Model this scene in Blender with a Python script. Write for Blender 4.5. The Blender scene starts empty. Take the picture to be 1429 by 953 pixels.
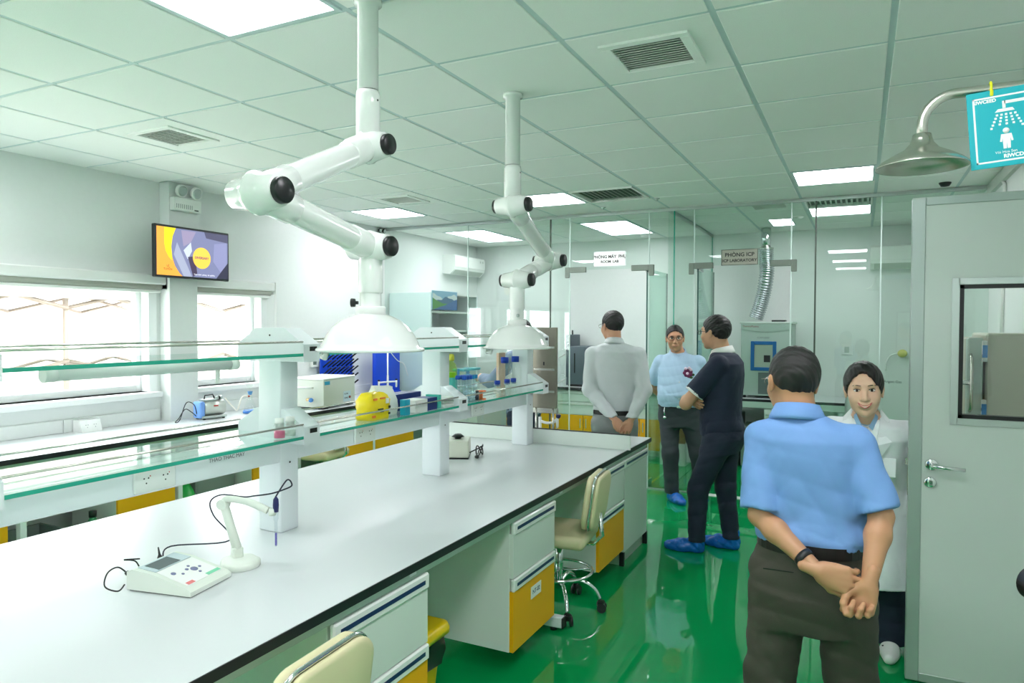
import bpy, bmesh, math, random
import numpy as np
from mathutils import Vector, Matrix, Euler

random.seed(7)
sc = bpy.context.scene
COL = sc.collection
PI = math.pi

# ------------------------------------------------------------ camera, world, exposure
cam_d = bpy.data.cameras.new('camera')
cam = bpy.data.objects.new('view_camera', cam_d)
COL.objects.link(cam)
cam_d.sensor_width = 36.0
cam_d.lens = 976.8 / 1429 * 36.0
cam_d.clip_start = 0.05
YAW, PITCH, ROLL = 0.462845, -0.0238029, 0.0033559
fw = Vector((-math.sin(YAW) * math.cos(PITCH), math.cos(YAW) * math.cos(PITCH), math.sin(PITCH)))
rt = Vector((math.cos(YAW), math.sin(YAW), 0))
up = rt.cross(fw)
r2 = math.cos(ROLL) * rt + math.sin(ROLL) * up
u2 = -math.sin(ROLL) * rt + math.cos(ROLL) * up
cam.matrix_world = Matrix(((r2.x, u2.x, -fw.x, 0), (r2.y, u2.y, -fw.y, 0), (r2.z, u2.z, -fw.z, 1.64), (0, 0, 0, 1)))
sc.camera = cam

world = bpy.data.worlds.new('overcast_sky')
sc.world = world
world.use_nodes = True
bg = world.node_tree.nodes['Background']
bg.inputs[0].default_value = (0.93, 0.98, 1.0, 1)
bg.inputs[1].default_value = 9.0
sc.view_settings.view_transform = 'Standard'
sc.view_settings.look = 'None'
sc.view_settings.gamma = 1.0
sc.view_settings.use_curve_mapping = False
sc.view_settings.exposure = 0.9
sc.cycles.max_bounces = 10
sc.cycles.transparent_max_bounces = 32
sc.cycles.caustics_reflective = False
sc.cycles.caustics_refractive = False
sc.cycles.sample_clamp_indirect = 8.0
PANEL_STRENGTH = 13.5
REAR_STRENGTH = 5.0
PANEL_COLOR = (0.965, 0.955, 0.995, 1)

CE = 2.792          # ceiling height
GX, GY = 0.093, 3.254   # a crossing of the 0.6 m ceiling grid
WL, WR, YB, YF = -5.15, 0.93, 9.15, -2.6
YG = 6.88           # glass partition

# ------------------------------------------------------------ materials
def lin(c):
    return tuple(((x / 255.0) / 12.92 if x / 255.0 <= 0.04045 else ((x / 255.0 + 0.055) / 1.055) ** 2.4) for x in c)
MATS = {}
def mat(name, rgb, rough=0.5, metal=0.0, spec=0.5, noise=0.0, nscale=200.0, bump=0.0, bscale=200.0, coat=0.0, emit=None, estr=0.0, stretch=None, sheen=0.0, sss=0.0):
    if name in MATS:
        return MATS[name]
    m = bpy.data.materials.new(name)
    m.use_nodes = True
    nt = m.node_tree
    b = nt.nodes['Principled BSDF']
    col = (*lin(rgb), 1)
    b.inputs['Base Color'].default_value = col
    b.inputs['Roughness'].default_value = rough
    b.inputs['Metallic'].default_value = metal
    b.inputs['Specular IOR Level'].default_value = spec
    b.inputs['Coat Weight'].default_value = coat
    if sheen:
        b.inputs['Sheen Weight'].default_value = sheen
    if sss:
        b.inputs['Subsurface Weight'].default_value = sss
        b.inputs['Subsurface Radius'].default_value = (0.01, 0.004, 0.002)
    if noise or bump:
        tc = nt.nodes.new('ShaderNodeTexCoord')
        src = tc.outputs['Object']
        if stretch:
            mp = nt.nodes.new('ShaderNodeMapping')
            mp.inputs['Scale'].default_value = stretch
            nt.links.new(src, mp.inputs[0])
            src = mp.outputs[0]
    if noise:
        n = nt.nodes.new('ShaderNodeTexNoise')
        n.inputs['Scale'].default_value = nscale
        n.inputs['Detail'].default_value = 3
        nt.links.new(src, n.inputs['Vector'])
        mx = nt.nodes.new('ShaderNodeMix')
        mx.data_type = 'RGBA'
        mx.inputs['A'].default_value = tuple(max(0, x * (1 - noise)) for x in col[:3]) + (1,)
        mx.inputs['B'].default_value = tuple(min(1, x * (1 + noise)) for x in col[:3]) + (1,)
        nt.links.new(n.outputs['Fac'], mx.inputs['Factor'])
        nt.links.new(mx.outputs['Result'], b.inputs['Base Color'])
    if bump:
        n2 = nt.nodes.new('ShaderNodeTexNoise')
        n2.inputs['Scale'].default_value = bscale
        n2.inputs['Detail'].default_value = 2
        nt.links.new(src, n2.inputs['Vector'])
        bp = nt.nodes.new('ShaderNodeBump')
        bp.inputs['Strength'].default_value = bump
        bp.inputs['Distance'].default_value = 0.002
        nt.links.new(n2.outputs['Fac'], bp.inputs['Height'])
        nt.links.new(bp.outputs['Normal'], b.inputs['Normal'])
    if emit:
        b.inputs['Emission Color'].default_value = (*emit, 1)
        b.inputs['Emission Strength'].default_value = estr
    MATS[name] = m
    return m

def glass_mat(name, tint=(0.97, 0.99, 0.98), ior=1.45, rough=0.0, refl=1.0):
    if name in MATS:
        return MATS[name]
    m = bpy.data.materials.new(name)
    m.use_nodes = True
    nt = m.node_tree
    nt.nodes.clear()
    out = nt.nodes.new('ShaderNodeOutputMaterial')
    tr = nt.nodes.new('ShaderNodeBsdfTransparent')
    tr.inputs[0].default_value = (*tint, 1)
    gl = nt.nodes.new('ShaderNodeBsdfGlossy')
    gl.inputs['Roughness'].default_value = rough
    gl.inputs[0].default_value = (refl, refl, refl, 1)
    # Schlick reflectance, alike from both faces of the pane
    lw = nt.nodes.new('ShaderNodeLayerWeight')
    lw.inputs[0].default_value = 0.5
    pw = nt.nodes.new('ShaderNodeMath')
    pw.operation = 'POWER'
    pw.inputs[1].default_value = 5.0
    fr = nt.nodes.new('ShaderNodeMath')
    fr.operation = 'MULTIPLY_ADD'
    fr.inputs[1].default_value = 0.96
    fr.inputs[2].default_value = ((ior - 1) / (ior + 1)) ** 2
    nt.links.new(lw.outputs['Facing'], pw.inputs[0])
    nt.links.new(pw.outputs[0], fr.inputs[0])
    mx = nt.nodes.new('ShaderNodeMixShader')
    nt.links.new(fr.outputs[0], mx.inputs[0])
    nt.links.new(tr.outputs[0], mx.inputs[1])
    nt.links.new(gl.outputs[0], mx.inputs[2])
    nt.links.new(mx.outputs[0], out.inputs[0])
    MATS[name] = m
    return m

def emit_mat(name, color, strength):
    m = bpy.data.materials.new(name)
    m.use_nodes = True
    nt = m.node_tree
    nt.nodes.clear()
    out = nt.nodes.new('ShaderNodeOutputMaterial')
    e = nt.nodes.new('ShaderNodeEmission')
    e.inputs[0].default_value = color
    e.inputs[1].default_value = strength
    nt.links.new(e.outputs[0], out.inputs[0])
    MATS[name] = m
    return m

m_wall = mat('painted_panel', (232, 236, 234), 0.32, noise=0.02, nscale=30)
m_ceil = mat('ceiling_tile', (246, 248, 245), 0.9, noise=0.07, nscale=260, bump=0.25, bscale=320)
m_grid = mat('grid_paint', (200, 216, 218), 0.45)
m_white = mat('white_plastic', (238, 240, 237), 0.35)
m_gloss = mat('gloss_white', (240, 242, 240), 0.16, coat=0.3)
m_frame = mat('window_white', (240, 243, 243), 0.3)
m_top = mat('laminate_white', (210, 214, 216), 0.3, noise=0.015, nscale=400)
m_black = mat('black_edge', (26, 28, 34), 0.4)
m_blackp = mat('black_plastic', (22, 23, 26), 0.35)
m_cab = mat('cabinet_white', (222, 230, 224), 0.4, noise=0.02, nscale=300)
m_cabdark = mat('cabinet_grey', (196, 204, 196), 0.45, noise=0.02, nscale=300)
m_yellow = mat('cabinet_yellow', (252, 180, 16), 0.38, noise=0.03, nscale=250)
m_steelw = mat('powder_steel', (234, 240, 243), 0.35)
m_fascia = mat('fascia_green_grey', (190, 208, 200), 0.45)
m_chrome = mat('chrome', (225, 228, 230), 0.12, metal=1.0)
m_steel = mat('brushed_steel', (206, 204, 196), 0.27, metal=1.0, noise=0.08, nscale=40, stretch=(1, 1, 30))
m_alu = mat('aluminium', (196, 204, 202), 0.35, metal=0.85)
m_cream = mat('cream_vinyl', (222, 214, 172), 0.42, bump=0.1, bscale=300)
m_glass = glass_mat('clear_glass')
m_gtint = glass_mat('partition_glass', (0.93, 0.975, 0.955))
m_gshelf = glass_mat('shelf_glass', (0.90, 0.975, 0.945))
m_gedge = mat('glass_edge', (40, 165, 140), 0.15, spec=0.7)
m_navyslot = mat('navy_slot', (20, 44, 92), 0.4)
m_blue = mat('blue_plastic', (14, 72, 214), 0.4)
m_capblue = mat('cap_blue', (16, 60, 180), 0.4)
m_paper = mat('paper_white', (242, 243, 240), 0.7)
m_ink = mat('ink_black', (30, 32, 34), 0.6)
m_greyink = mat('ink_grey', (120, 126, 130), 0.6)
m_panel = emit_mat('light_diffuser', PANEL_COLOR, PANEL_STRENGTH)
m_panel_near = emit_mat('light_diffuser_near', PANEL_COLOR, 6.0)
m_panel_rear = emit_mat('light_diffuser_dimmed', PANEL_COLOR, REAR_STRENGTH)

# ------------------------------------------------------------ mesh helpers
def frame_from(d):
    d = Vector(d).normalized()
    a = Vector((0, 0, 1)) if abs(d.z) < 0.95 else Vector((1, 0, 0))
    x = a.cross(d).normalized()
    y = d.cross(x)
    return x, y, d

class MB:
    def __init__(self):
        self.v, self.f, self.s = [], [], []
    def add(self, vs, fs, smooth=False, M=None):
        o = len(self.v)
        for p in vs:
            p = Vector(p)
            self.v.append(tuple(M @ p) if M is not None else tuple(p))
        for q in fs:
            self.f.append(tuple(i + o for i in q))
            self.s.append(smooth)
        return self
    def box(self, x0, x1, y0, y1, z0, z1, b=0.0, seg=1, M=None):
        if b > 0:
            bm = bmesh.new()
            bmesh.ops.create_cube(bm, size=1.0)
            for v in bm.verts:
                v.co = Vector(((x0 + x1) / 2 + v.co.x * (x1 - x0), (y0 + y1) / 2 + v.co.y * (y1 - y0), (z0 + z1) / 2 + v.co.z * (z1 - z0)))
            bmesh.ops.bevel(bm, geom=bm.edges[:], offset=b, segments=seg, affect='EDGES', profile=0.5)
            bm.verts.index_update()
            self.add([v.co for v in bm.verts], [[v.index for v in f.verts] for f in bm.faces], seg > 1, M)
            bm.free()
            return self
        vs = [(x, y, z) for x in (x0, x1) for y in (y0, y1) for z in (z0, z1)]
        fs = [(0, 1, 3, 2), (4, 6, 7, 5), (0, 4, 5, 1), (2, 3, 7, 6), (0, 2, 6, 4), (1, 5, 7, 3)]
        return self.add(vs, fs, False, M)
    def cyl(self, p0, p1, r0, r1=None, n=16, caps=True, smooth=True, M=None):
        r1 = r0 if r1 is None else r1
        p0, p1 = Vector(p0), Vector(p1)
        x, y, d = frame_from(p1 - p0)
        vs = []
        for p, r in ((p0, r0), (p1, r1)):
            for i in range(n):
                a = 2 * PI * i / n
                vs.append(p + x * (r * math.cos(a)) + y * (r * math.sin(a)))
        self.add(vs, [(i, (i + 1) % n, n + (i + 1) % n, n + i) for i in range(n)], smooth, M)
        if caps:
            self.add(vs[:n], [tuple(reversed(range(n)))], False, M)
            self.add(vs[n:], [tuple(range(n))], False, M)
        return self
    def lathe(self, prof, o=(0, 0, 0), axis=(0, 0, 1), n=24, caps=True, M=None):
        o = Vector(o)
        x, y, d = frame_from(axis)
        vs, fs = [], []
        for r, z in prof:
            for i in range(n):
                a = 2 * PI * i / n
                vs.append(o + d * z + x * (r * math.cos(a)) + y * (r * math.sin(a)))
        for k in range(len(prof) - 1):
            for i in range(n):
                fs.append((k * n + i, k * n + (i + 1) % n, (k + 1) * n + (i + 1) % n, (k + 1) * n + i))
        self.add(vs, fs, True, M)
        if caps:
            if prof[0][0] > 1e-5:
                self.add(vs[:n], [tuple(reversed(range(n)))], False, M)
            if prof[-1][0] > 1e-5:
                self.add(vs[-n:], [tuple(range(n))], False, M)
        return self
    def tube(self, pts, r, n=8, closed=False, M=None):
        pts = [Vector(p) for p in pts]
        m = len(pts)
        rs = r if isinstance(r, (list, tuple)) else [r] * m
        tang = []
        for i in range(m):
            a = pts[(i - 1) % m] if (closed or i > 0) else pts[i]
            b = pts[(i + 1) % m] if (closed or i < m - 1) else pts[i]
            t = (b - a)
            tang.append(t.normalized() if t.length > 1e-9 else Vector((0, 0, 1)))
        x, y, _ = frame_from(tang[0])
        vs = []
        for i in range(m):
            t = tang[i]
            x = (x - t * x.dot(t))
            x = x.normalized() if x.length > 1e-6 else frame_from(t)[0]
            y = t.cross(x)
            for k in range(n):
                a = 2 * PI * k / n
                vs.append(pts[i] + x * (rs[i] * math.cos(a)) + y * (rs[i] * math.sin(a)))
        fs = []
        for i in range(m if closed else m - 1):
            j = (i + 1) % m
            for k in range(n):
                fs.append((i * n + k, i * n + (k + 1) % n, j * n + (k + 1) % n, j * n + k))
        self.add(vs, fs, True, M)
        if not closed:
            self.add(vs[:n], [tuple(reversed(range(n)))], False, M)
            self.add(vs[-n:], [tuple(range(n))], False, M)
        return self
    def prism(self, poly, h0, h1, plane='xz', M=None):
        n = len(poly)
        mk = {'xz': lambda a, b, h: (a, h, b), 'yz': lambda a, b, h: (h, a, b), 'xy': lambda a, b, h: (a, b, h)}[plane]
        vs = [mk(a, b, h0) for a, b in poly] + [mk(a, b, h1) for a, b in poly]
        fs = [tuple(range(n)), tuple(reversed(range(n, 2 * n)))] + [(i, n + i, n + (i + 1) % n, (i + 1) % n) for i in range(n)]
        return self.add(vs, fs, False, M)
    def ell(self, c, r, n=16, m=10, M=None):
        vs, fs = [], []
        for j in range(m + 1):
            th = PI * j / m
            for i in range(n):
                a = 2 * PI * i / n
                vs.append((c[0] + r[0] * math.sin(th) * math.cos(a), c[1] + r[1] * math.sin(th) * math.sin(a), c[2] + r[2] * math.cos(th)))
        for j in range(m):
            for i in range(n):
                fs.append((j * n + i, (j + 1) * n + i, (j + 1) * n + (i + 1) % n, j * n + (i + 1) % n))
        return self.add(vs, fs, True, M)
    def mesh(self, name, material):
        me = bpy.data.meshes.new(name)
        me.from_pydata(self.v, [], self.f)
        me.polygons.foreach_set('use_smooth', self.s)
        bm = bmesh.new()
        bm.from_mesh(me)
        bmesh.ops.remove_doubles(bm, verts=bm.verts, dist=1e-6)
        bmesh.ops.recalc_face_normals(bm, faces=bm.faces)
        bm.to_mesh(me)
        bm.free()
        if material:
            me.materials.append(material)
        return me
    def build(self, name, material, parent=None, loc=None):
        return link(name, self.mesh(name, material), parent, loc)

def link(name, me, parent=None, loc=None):
    o = bpy.data.objects.new(name, me)
    COL.objects.link(o)
    if parent is not None:
        o.parent = parent
    if loc is not None:
        o.location = loc
    return o
def thing(name, label, cat, loc=(0, 0, 0), rz=0.0, group=None):
    o = bpy.data.objects.new(name, None)
    o.empty_display_size = 0.1
    COL.objects.link(o)
    o.location = loc
    o.rotation_euler = (0, 0, rz)
    return tag(o, label, cat, group)
def tag(o, label, cat, group=None):
    o['label'] = label
    o['category'] = cat
    if group:
        o['group'] = group
    return o
def struct(o, label, cat):
    o['kind'] = 'structure'
    o['label'] = label
    o['category'] = cat
    return o
def copy_tree(o, parent=None):
    c = o.copy()
    COL.objects.link(c)
    c.parent = parent
    for ch in list(o.children):
        copy_tree(ch, c)
    return c
def text(body, size, material, parent, loc, rot, name='lettering', align='CENTER', sx=1.0, ext=0.0004, bold=0.0):
    cu = bpy.data.curves.new('lettering', 'FONT')
    cu.body = body
    cu.size = size
    cu.align_x = align
    cu.align_y = 'CENTER'
    cu.extrude = ext
    cu.offset = bold
    cu.resolution_u = 3
    tmp = bpy.data.objects.new('tmp', cu)
    me = bpy.data.meshes.new_from_object(tmp)
    bpy.data.objects.remove(tmp)
    me.materials.clear()
    me.materials.append(material)
    o = link(name, me, parent, loc)
    o.rotation_euler = rot
    o.scale = (sx, 1, 1)
    return o
def arc(c, r, a0, a1, n, u, w):
    c, u, w = Vector(c), Vector(u), Vector(w)
    return [c + u * (r * math.cos(a0 + (a1 - a0) * i / n)) + w * (r * math.sin(a0 + (a1 - a0) * i / n)) for i in range(n + 1)]
def spline(pts, n=8):
    pts = [Vector(p) for p in pts]
    out = []
    for i in range(len(pts) - 1):
        p0, p1, p2, p3 = pts[max(i - 1, 0)], pts[i], pts[i + 1], pts[min(i + 2, len(pts) - 1)]
        for k in range(n):
            t = k / n
            out.append(0.5 * ((2 * p1) + (p2 - p0) * t + (2 * p0 - 5 * p1 + 4 * p2 - p3) * t * t + (3 * p1 - p0 - 3 * p2 + p3) * t ** 3))
    out.append(pts[-1])
    return out

# ------------------------------------------------------------ floor, walls, ceiling
def floor_mat():
    m = bpy.data.materials.new('green_epoxy')
    m.use_nodes = True
    nt = m.node_tree
    b = nt.nodes['Principled BSDF']
    tc = nt.nodes.new('ShaderNodeTexCoord')
    n = nt.nodes.new('ShaderNodeTexNoise')
    n.inputs['Scale'].default_value = 1.3
    n.inputs['Detail'].default_value = 4
    nt.links.new(tc.outputs['Object'], n.inputs['Vector'])
    mx = nt.nodes.new('ShaderNodeMix')
    mx.data_type = 'RGBA'
    mx.inputs['A'].default_value = (*lin((0, 140, 72)), 1)
    mx.inputs['B'].default_value = (*lin((8, 158, 86)), 1)
    nt.links.new(n.outputs['Fac'], mx.inputs['Factor'])
    nt.links.new(mx.outputs['Result'], b.inputs['Base Color'])
    b.inputs['Roughness'].default_value = 0.025
    b.inputs['Specular IOR Level'].default_value = 0.9
    n2 = nt.nodes.new('ShaderNodeTexNoise')
    n2.inputs['Scale'].default_value = 9
    nt.links.new(tc.outputs['Object'], n2.inputs['Vector'])
    bp = nt.nodes.new('ShaderNodeBump')
    bp.inputs['Strength'].default_value = 0.012
    bp.inputs['Distance'].default_value = 0.002
    nt.links.new(n2.outputs['Fac'], bp.inputs['Height'])
    nt.links.new(bp.outputs['Normal'], b.inputs['Normal'])
    return m
fl = MB().box(WL - 0.25, WR + 0.2, YF - 0.2, YB + 0.2, -0.12, 0).build('floor', floor_mat())
struct(fl, 'glossy green epoxy floor of the laboratory', 'floor')

# left wall with two window openings and an added unseen one
W1 = (1.4, 3.76, 1.09, 1.95)
W2 = (4.18, 4.94, 1.09, 1.95)
W3 = (-1.1, 1.2, 1.09, 1.95)  # unseen third window, added to let in more light
mb = MB()
xo = WL - 0.18
ys = [YF, W1[0], W1[1], W2[0], W2[1], YB]
for a, b_ in ((YF, W3[0]), (W3[1], W1[0]), (W1[1], W2[0]), (W2[1], YB)):
    mb.box(xo, WL, a, b_, 0, CE + 0.1)
for w in (W1, W2, W3):
    mb.box(xo, WL, w[0], w[1], 0, w[2])
    mb.box(xo, WL, w[0], w[1], w[3], CE + 0.1)
wl = struct(mb.build('wall_left', m_wall), 'pale grey window wall along the left side', 'wall')
# panel seams under the windows are built as boards
for i, (a, b_) in enumerate(((1.3, 2.2), (2.205, 3.05), (3.055, 3.83), (4.14, 4.9), (4.905, 5.8), (5.805, 6.7))):
    MB().box(WL, WL + 0.022, a, b_, 0.85, 0.945, 0.003).build('trunking_board', m_wall, wl)
pil = struct(MB().box(WL, -5.03, 3.85, 4.12, 0, CE, 0.004).build('wall_pillar', m_wall), 'square grey pillar between the two left windows', 'pillar')
struct(MB().box(WL - 0.2, WR + 0.2, YB, YB + 0.15, 0, CE + 0.1).build('wall_back', m_wall), 'pale back wall seen through the glass rooms', 'wall')
struct(MB().box(WR, WR + 0.15, YF, YB, 0, CE + 0.1).build('wall_right', m_wall), 'pale wall on the right behind the steel door', 'wall')
struct(MB().box(WL - 0.2, WR + 0.2, YF - 0.15, YF, 0, CE + 0.1).build('wall_front', m_wall), 'pale wall behind the viewer', 'wall')
struct(MB().box(WR - 0.03, WR, YF, 6.86, CE - 0.09, CE - 0.004).build('trim_1', m_cabdark), 'grey cove strip where right wall meets ceiling', 'trim')

def window(idx, w, label):
    y0, y1, z0, z1 = w
    root = thing('window_%d' % idx, label, 'window', (WL, (y0 + y1) / 2, z0))
    root['kind'] = 'structure'
    hw, h = (y1 - y0) / 2, z1 - z0
    xi = -0.12
    fr = MB()
    for a, b_, c, d in ((-hw, -hw + 0.06, 0, h), (hw - 0.06, hw, 0, h), (-hw + 0.06, hw - 0.06, 0, 0.055), (-hw + 0.06, hw - 0.06, h - 0.055, h)):
        fr.box(xi - 0.03, xi + 0.03, a, b_, c, d, 0.004)
    fr.build('window_frame', m_frame, root)
    re = MB()
    re.box(xi + 0.03, 0.012, hw - 0.02, hw + 0.055, -0.03, h + 0.03, 0.003)
    re.box(xi + 0.03, 0.012, -hw - 0.055, -hw + 0.02, -0.03, h + 0.03, 0.003)
    re.build('window_lining', m_frame, root)
    MB().box(-0.10, 0.075, -hw - 0.06, hw + 0.06, -0.045, 0.0, 0.006).build('window_sill', m_frame, root)
    n = 2 if hw > 0.6 else 1
    for k in range(n):
        a = -hw + 0.06 + k * (2 * hw - 0.12) / n
        b_ = a + (2 * hw - 0.12) / n
        MB().box(xi - 0.003, xi + 0.003, a + 0.002, b_ - 0.002, 0.055, h - 0.055).build('pane', m_glass, root)
        if k:
            MB().box(xi - 0.02, xi + 0.03, a - 0.022, a + 0.022, 0.055, h - 0.055, 0.003).build('mullion', m_frame, root)
    # rolled blind in its cassette above the opening
    bl = thing('roller_blind', 'white cassette with rolled up blind above the %s window' % ({1: 'wide', 2: 'narrow', 3: 'nearest'}[idx]), 'blind', (WL, (y0 + y1) / 2, z1), group=None)
    bw = hw + 0.09
    MB().box(0.0, 0.09, -bw, bw, 0.005, 0.085, 0.01).build('cassette', m_white, bl)
    MB().cyl((0.045, -bw + 0.03, -0.008), (0.045, bw - 0.03, -0.008), 0.03).build('fabric_roll', mat('blind_fabric', (176, 178, 168), 0.8), bl)
    MB().box(0.03, 0.06, -bw + 0.03, bw - 0.03, -0.062, -0.037, 0.005).build('bottom_bar', m_white, bl)
    MB().box(-0.005, 0.095, bw, bw + 0.012, -0.03, 0.09, 0.003).build('end_cap', m_white, bl)
    MB().box(-0.005, 0.095, -bw - 0.012, -bw, -0.03, 0.09, 0.003).build('end_cap', m_white, bl)
    if n == 1:
        MB().tube([(0.06, bw + 0.02, 0.0), (0.06, bw + 0.02, -0.75)], 0.003, 6).tube([(0.075, bw + 0.02, 0.0), (0.075, bw + 0.02, -0.75)], 0.003, 6).build('bead_chain', m_white, bl)
window(1, W1, 'wide bright window to the left of the pillar')
window(2, W2, 'narrow bright window to the right of the pillar')
window(3, W3, 'added daylight window of the same row, out of view on the left')

# suspended ceiling: slab, tiles and grid bars
ce = struct(MB().box(WL - 0.2, WR + 0.15, YF - 0.15, YB + 0.15, CE + 0.03, CE + 0.13).build('ceiling', m_ceil), 'suspended ceiling of square speckled tiles', 'ceiling')
LIGHTS = [(-4, -3), (-4, -9), (-8, 4), (-5, 4), (-1, 4), (-8, 7), (-8, 8), (-5, 7), (-5, 8), (-1, 7), (-2, 8), (-8, -3), (-1, -3), (-1, -6), (-1, -9), (-8, -9)]  # entries missing from LABL are unseen panels added for fill light
VENTS = {(-7, -1): 'square', (-2, -1): 'square', (-7, 3): 'square', (-4, 4): 'linear', (-1, 6): 'linear', (-2, 6): 'square'}
tile_me = MB().box(-0.288, 0.288, -0.288, 0.288, 0, 0.03, 0.003).mesh('ceiling_tile', m_ceil)
LABL = {(-4, -3): 'large light panel overhead at top left', (-8, 4): 'ceiling light panel behind the near extraction arm, close to left wall',
        (-5, 4): 'ceiling light panel right of the far extraction pipe', (-1, 4): 'ceiling light panel in front of the glass on the right',
        (-8, 7): 'nearer panel of the light pair in far left corner', (-8, 8): 'farther panel of the light pair in far left corner',
        (-5, 7): 'nearer panel of the light pair above glass room', (-5, 8): 'farther panel of the light pair above glass room',
        (-1, 7): 'light panel just behind the glass on the right', (-2, 8): 'small far light panel near the silver duct'}
def grid_cell(i, j):
    x0, x1 = GX + i * 0.6, GX + (i + 1) * 0.6
    y0, y1 = GY + j * 0.6, GY + (j + 1) * 0.6
    return x0, x1, y0, y1
for i in range(-9, 2):
    for j in range(-10, 10):
        x0, x1, y0, y1 = grid_cell(i, j)
        cx, cy = (x0 + x1) / 2, (y0 + y1) / 2
        if (i, j) in LIGHTS:
            t = thing('ceiling_light', LABL.get((i, j), 'added fill light panel out of view in the %s row, %s' % ({-3: 'nearest', -6: 'middle', -9: 'rearmost'}.get(j, 'other'), {-8: 'beside the windows', -4: 'over the island', -1: 'over the aisle'}.get(i, 'inner'))), 'light', (cx, cy, CE), group='ceiling light panels')
            f = MB()
            for a, b_, c, d in ((-0.288, 0.288, -0.288, -0.268), (-0.288, 0.288, 0.268, 0.288), (-0.288, -0.268, -0.268, 0.268), (0.268, 0.288, -0.268, 0.268)):
                f.box(a, b_, c, d, -0.004, 0.028)
            f.build('frame', m_grid, t)
            if (i, j) == (-2, 8):      # a narrow panel with tile strips on both sides
                t.scale = (0.42, 1, 1)
                for a, b_ in ((-0.288, -0.125), (0.125, 0.288)):
                    MB().box(a, b_, -0.288, 0.288, 0, 0.03, 0.003).build('ceiling_tile', m_ceil, ce, (cx, cy, CE))
            MB().box(-0.268, 0.268, -0.268, 0.268, 0.002, 0.024).build('diffuser', m_panel_near if (i, j) == (-4, -3) else m_panel if j < 6 else m_panel_rear, t)
            continue
        if (i, j) in VENTS:
            kind = VENTS[(i, j)]
            lab = {(-7, -1): 'small square air grille in left ceiling above the window', (-2, -1): 'square air grille at the top centre of the ceiling', (-7, 3): 'air grille beside the light behind near extraction arm',
                   (-4, 4): 'long slatted air grille next to light panel', (-1, 6): 'slatted air grille behind glass above the right room', (-2, 6): 'flat air grille behind glass left of right light'}[(i, j)]
            t = thing('ceiling_vent', lab, 'vent', (cx, cy, CE))
            big = kind == 'linear'
            w = 0.285 if big else 0.185
            f = MB()
            k = 0.018 if big else 0.04
            for a, b_, c, d in ((-w, w, -w, -w + k), (-w, w, w - k, w), (-w, -w + k, -w + k, w - k), (w - k, w, -w + k, w - k)):
                f.box(a, b_, c, d, -0.01, 0.004 if not big else 0.028, 0.002)
            f.build('frame', m_ceil if not big else m_white, t)
            ww = w - k
            nsl = 12 if big else 12
            for q in range(nsl):
                yy = -ww + (q + 0.5) * 2 * ww / nsl
                M = Matrix.Translation((0, yy, 0.002)) @ Matrix.Rotation(0.6, 4, 'X')
                if big:
                    M = Matrix.Translation((yy, 0, 0.01)) @ Matrix.Rotation(PI / 2, 4, 'Z') @ Matrix.Rotation(0.6, 4, 'X')
                MB().box(-ww, ww, -0.011, 0.011, -0.0012, 0.0012, M=M).build('slat', mat('vent_slat', (226, 230, 224), 0.5), t)
            if not big:
                # the tile around the grille
                f = MB()
                for a, b_, c, d in ((-0.288, 0.288, -0.288, -w), (-0.288, 0.288, w, 0.288), (-0.288, -w, -w, w), (w, 0.288, -w, w)):
                    f.box(a, b_, c, d, 0, 0.03)
                f.build('ceiling_tile', m_ceil, ce, (cx, cy, CE))
            MB().box(-ww - 0.005, ww + 0.005, -ww - 0.005, ww + 0.005, 0.024, 0.029).build('duct_back', mat('duct_dark', (110, 118, 112), 0.8), t)
            continue
        a0, a1, b0, b1 = max(x0 + 0.012, WL), min(x1 - 0.012, WR - 0.001), max(y0 + 0.012, YF), min(y1 - 0.012, YB)
        if a1 - a0 < 0.05 or b1 - b0 < 0.05:
            continue
        if abs((a1 - a0) - 0.576) < 1e-4 and abs((b1 - b0) - 0.576) < 1e-4:
            link('ceiling_tile', tile_me, ce, (cx, cy, CE))
        else:
            MB().box(a0, a1, b0, b1, CE, CE + 0.03, 0.003).build('ceiling_tile', m_ceil, ce)
for i in range(-8, 2):
    x = GX + i * 0.6
    MB().box(x - 0.012, x + 0.012, YF, YB, CE + 0.004, CE + 0.03).build('grid_bar', m_grid, ce)
for j in range(-9, 10):
    y = GY + j * 0.6
    MB().box(WL, WR, y - 0.012, y + 0.012, CE + 0.005, CE + 0.03).build('grid_bar', m_grid, ce)

# ------------------------------------------------------------ glass partition and glass rooms
gw = struct(MB().box(WL, WR, YG - 0.02, YG + 0.02, CE - 0.03, CE - 0.001, 0.002).build('wall_partition', m_alu), 'frameless glass partition across the back of the lab', 'partition')
D1 = (-2.754, -1.905)
D2 = (-1.46, -0.583)
DH = 2.21
def pane(x0, x1, z0, z1, parent, nm='pane'):
    p = MB().box(x0 + 0.002, x1 - 0.002, YG - 0.005, YG + 0.005, z0, z1).build(nm, m_gtint, parent)
    return p
m_seam = mat('glass_seam', (205, 222, 216), 0.3)
m_seamd = mat('dark_seal', (66, 78, 68), 0.5)
for a, b_ in ((WL, -3.992), (-3.992, -2.976), (-2.976, D1[0]), (D1[1], -1.655), (-1.655, D2[0]), (D2[1], -0.378), (-0.378, 0.144), (0.144, WR)):
    pane(a, b_, 0.012, CE - 0.03, gw)
for d in (D1, D2):
    pane(d[0], d[1], DH + 0.004, CE - 0.03, gw)
for x, dark in ((-3.992, 0), (-2.976, 1), (D1[0], 0), (D1[1], 0), (-1.655, 2), (D2[0], 0), (D2[1], 0), (-0.378, 1), (0.144, 0)):
    w = 0.007 if dark == 1 else 0.005
    MB().box(x - w, x + w, YG - 0.0065, YG + 0.0065, 0.012, CE - 0.03).build('joint_seal', (m_seam, m_seamd, m_gedge)[dark], gw)
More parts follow.
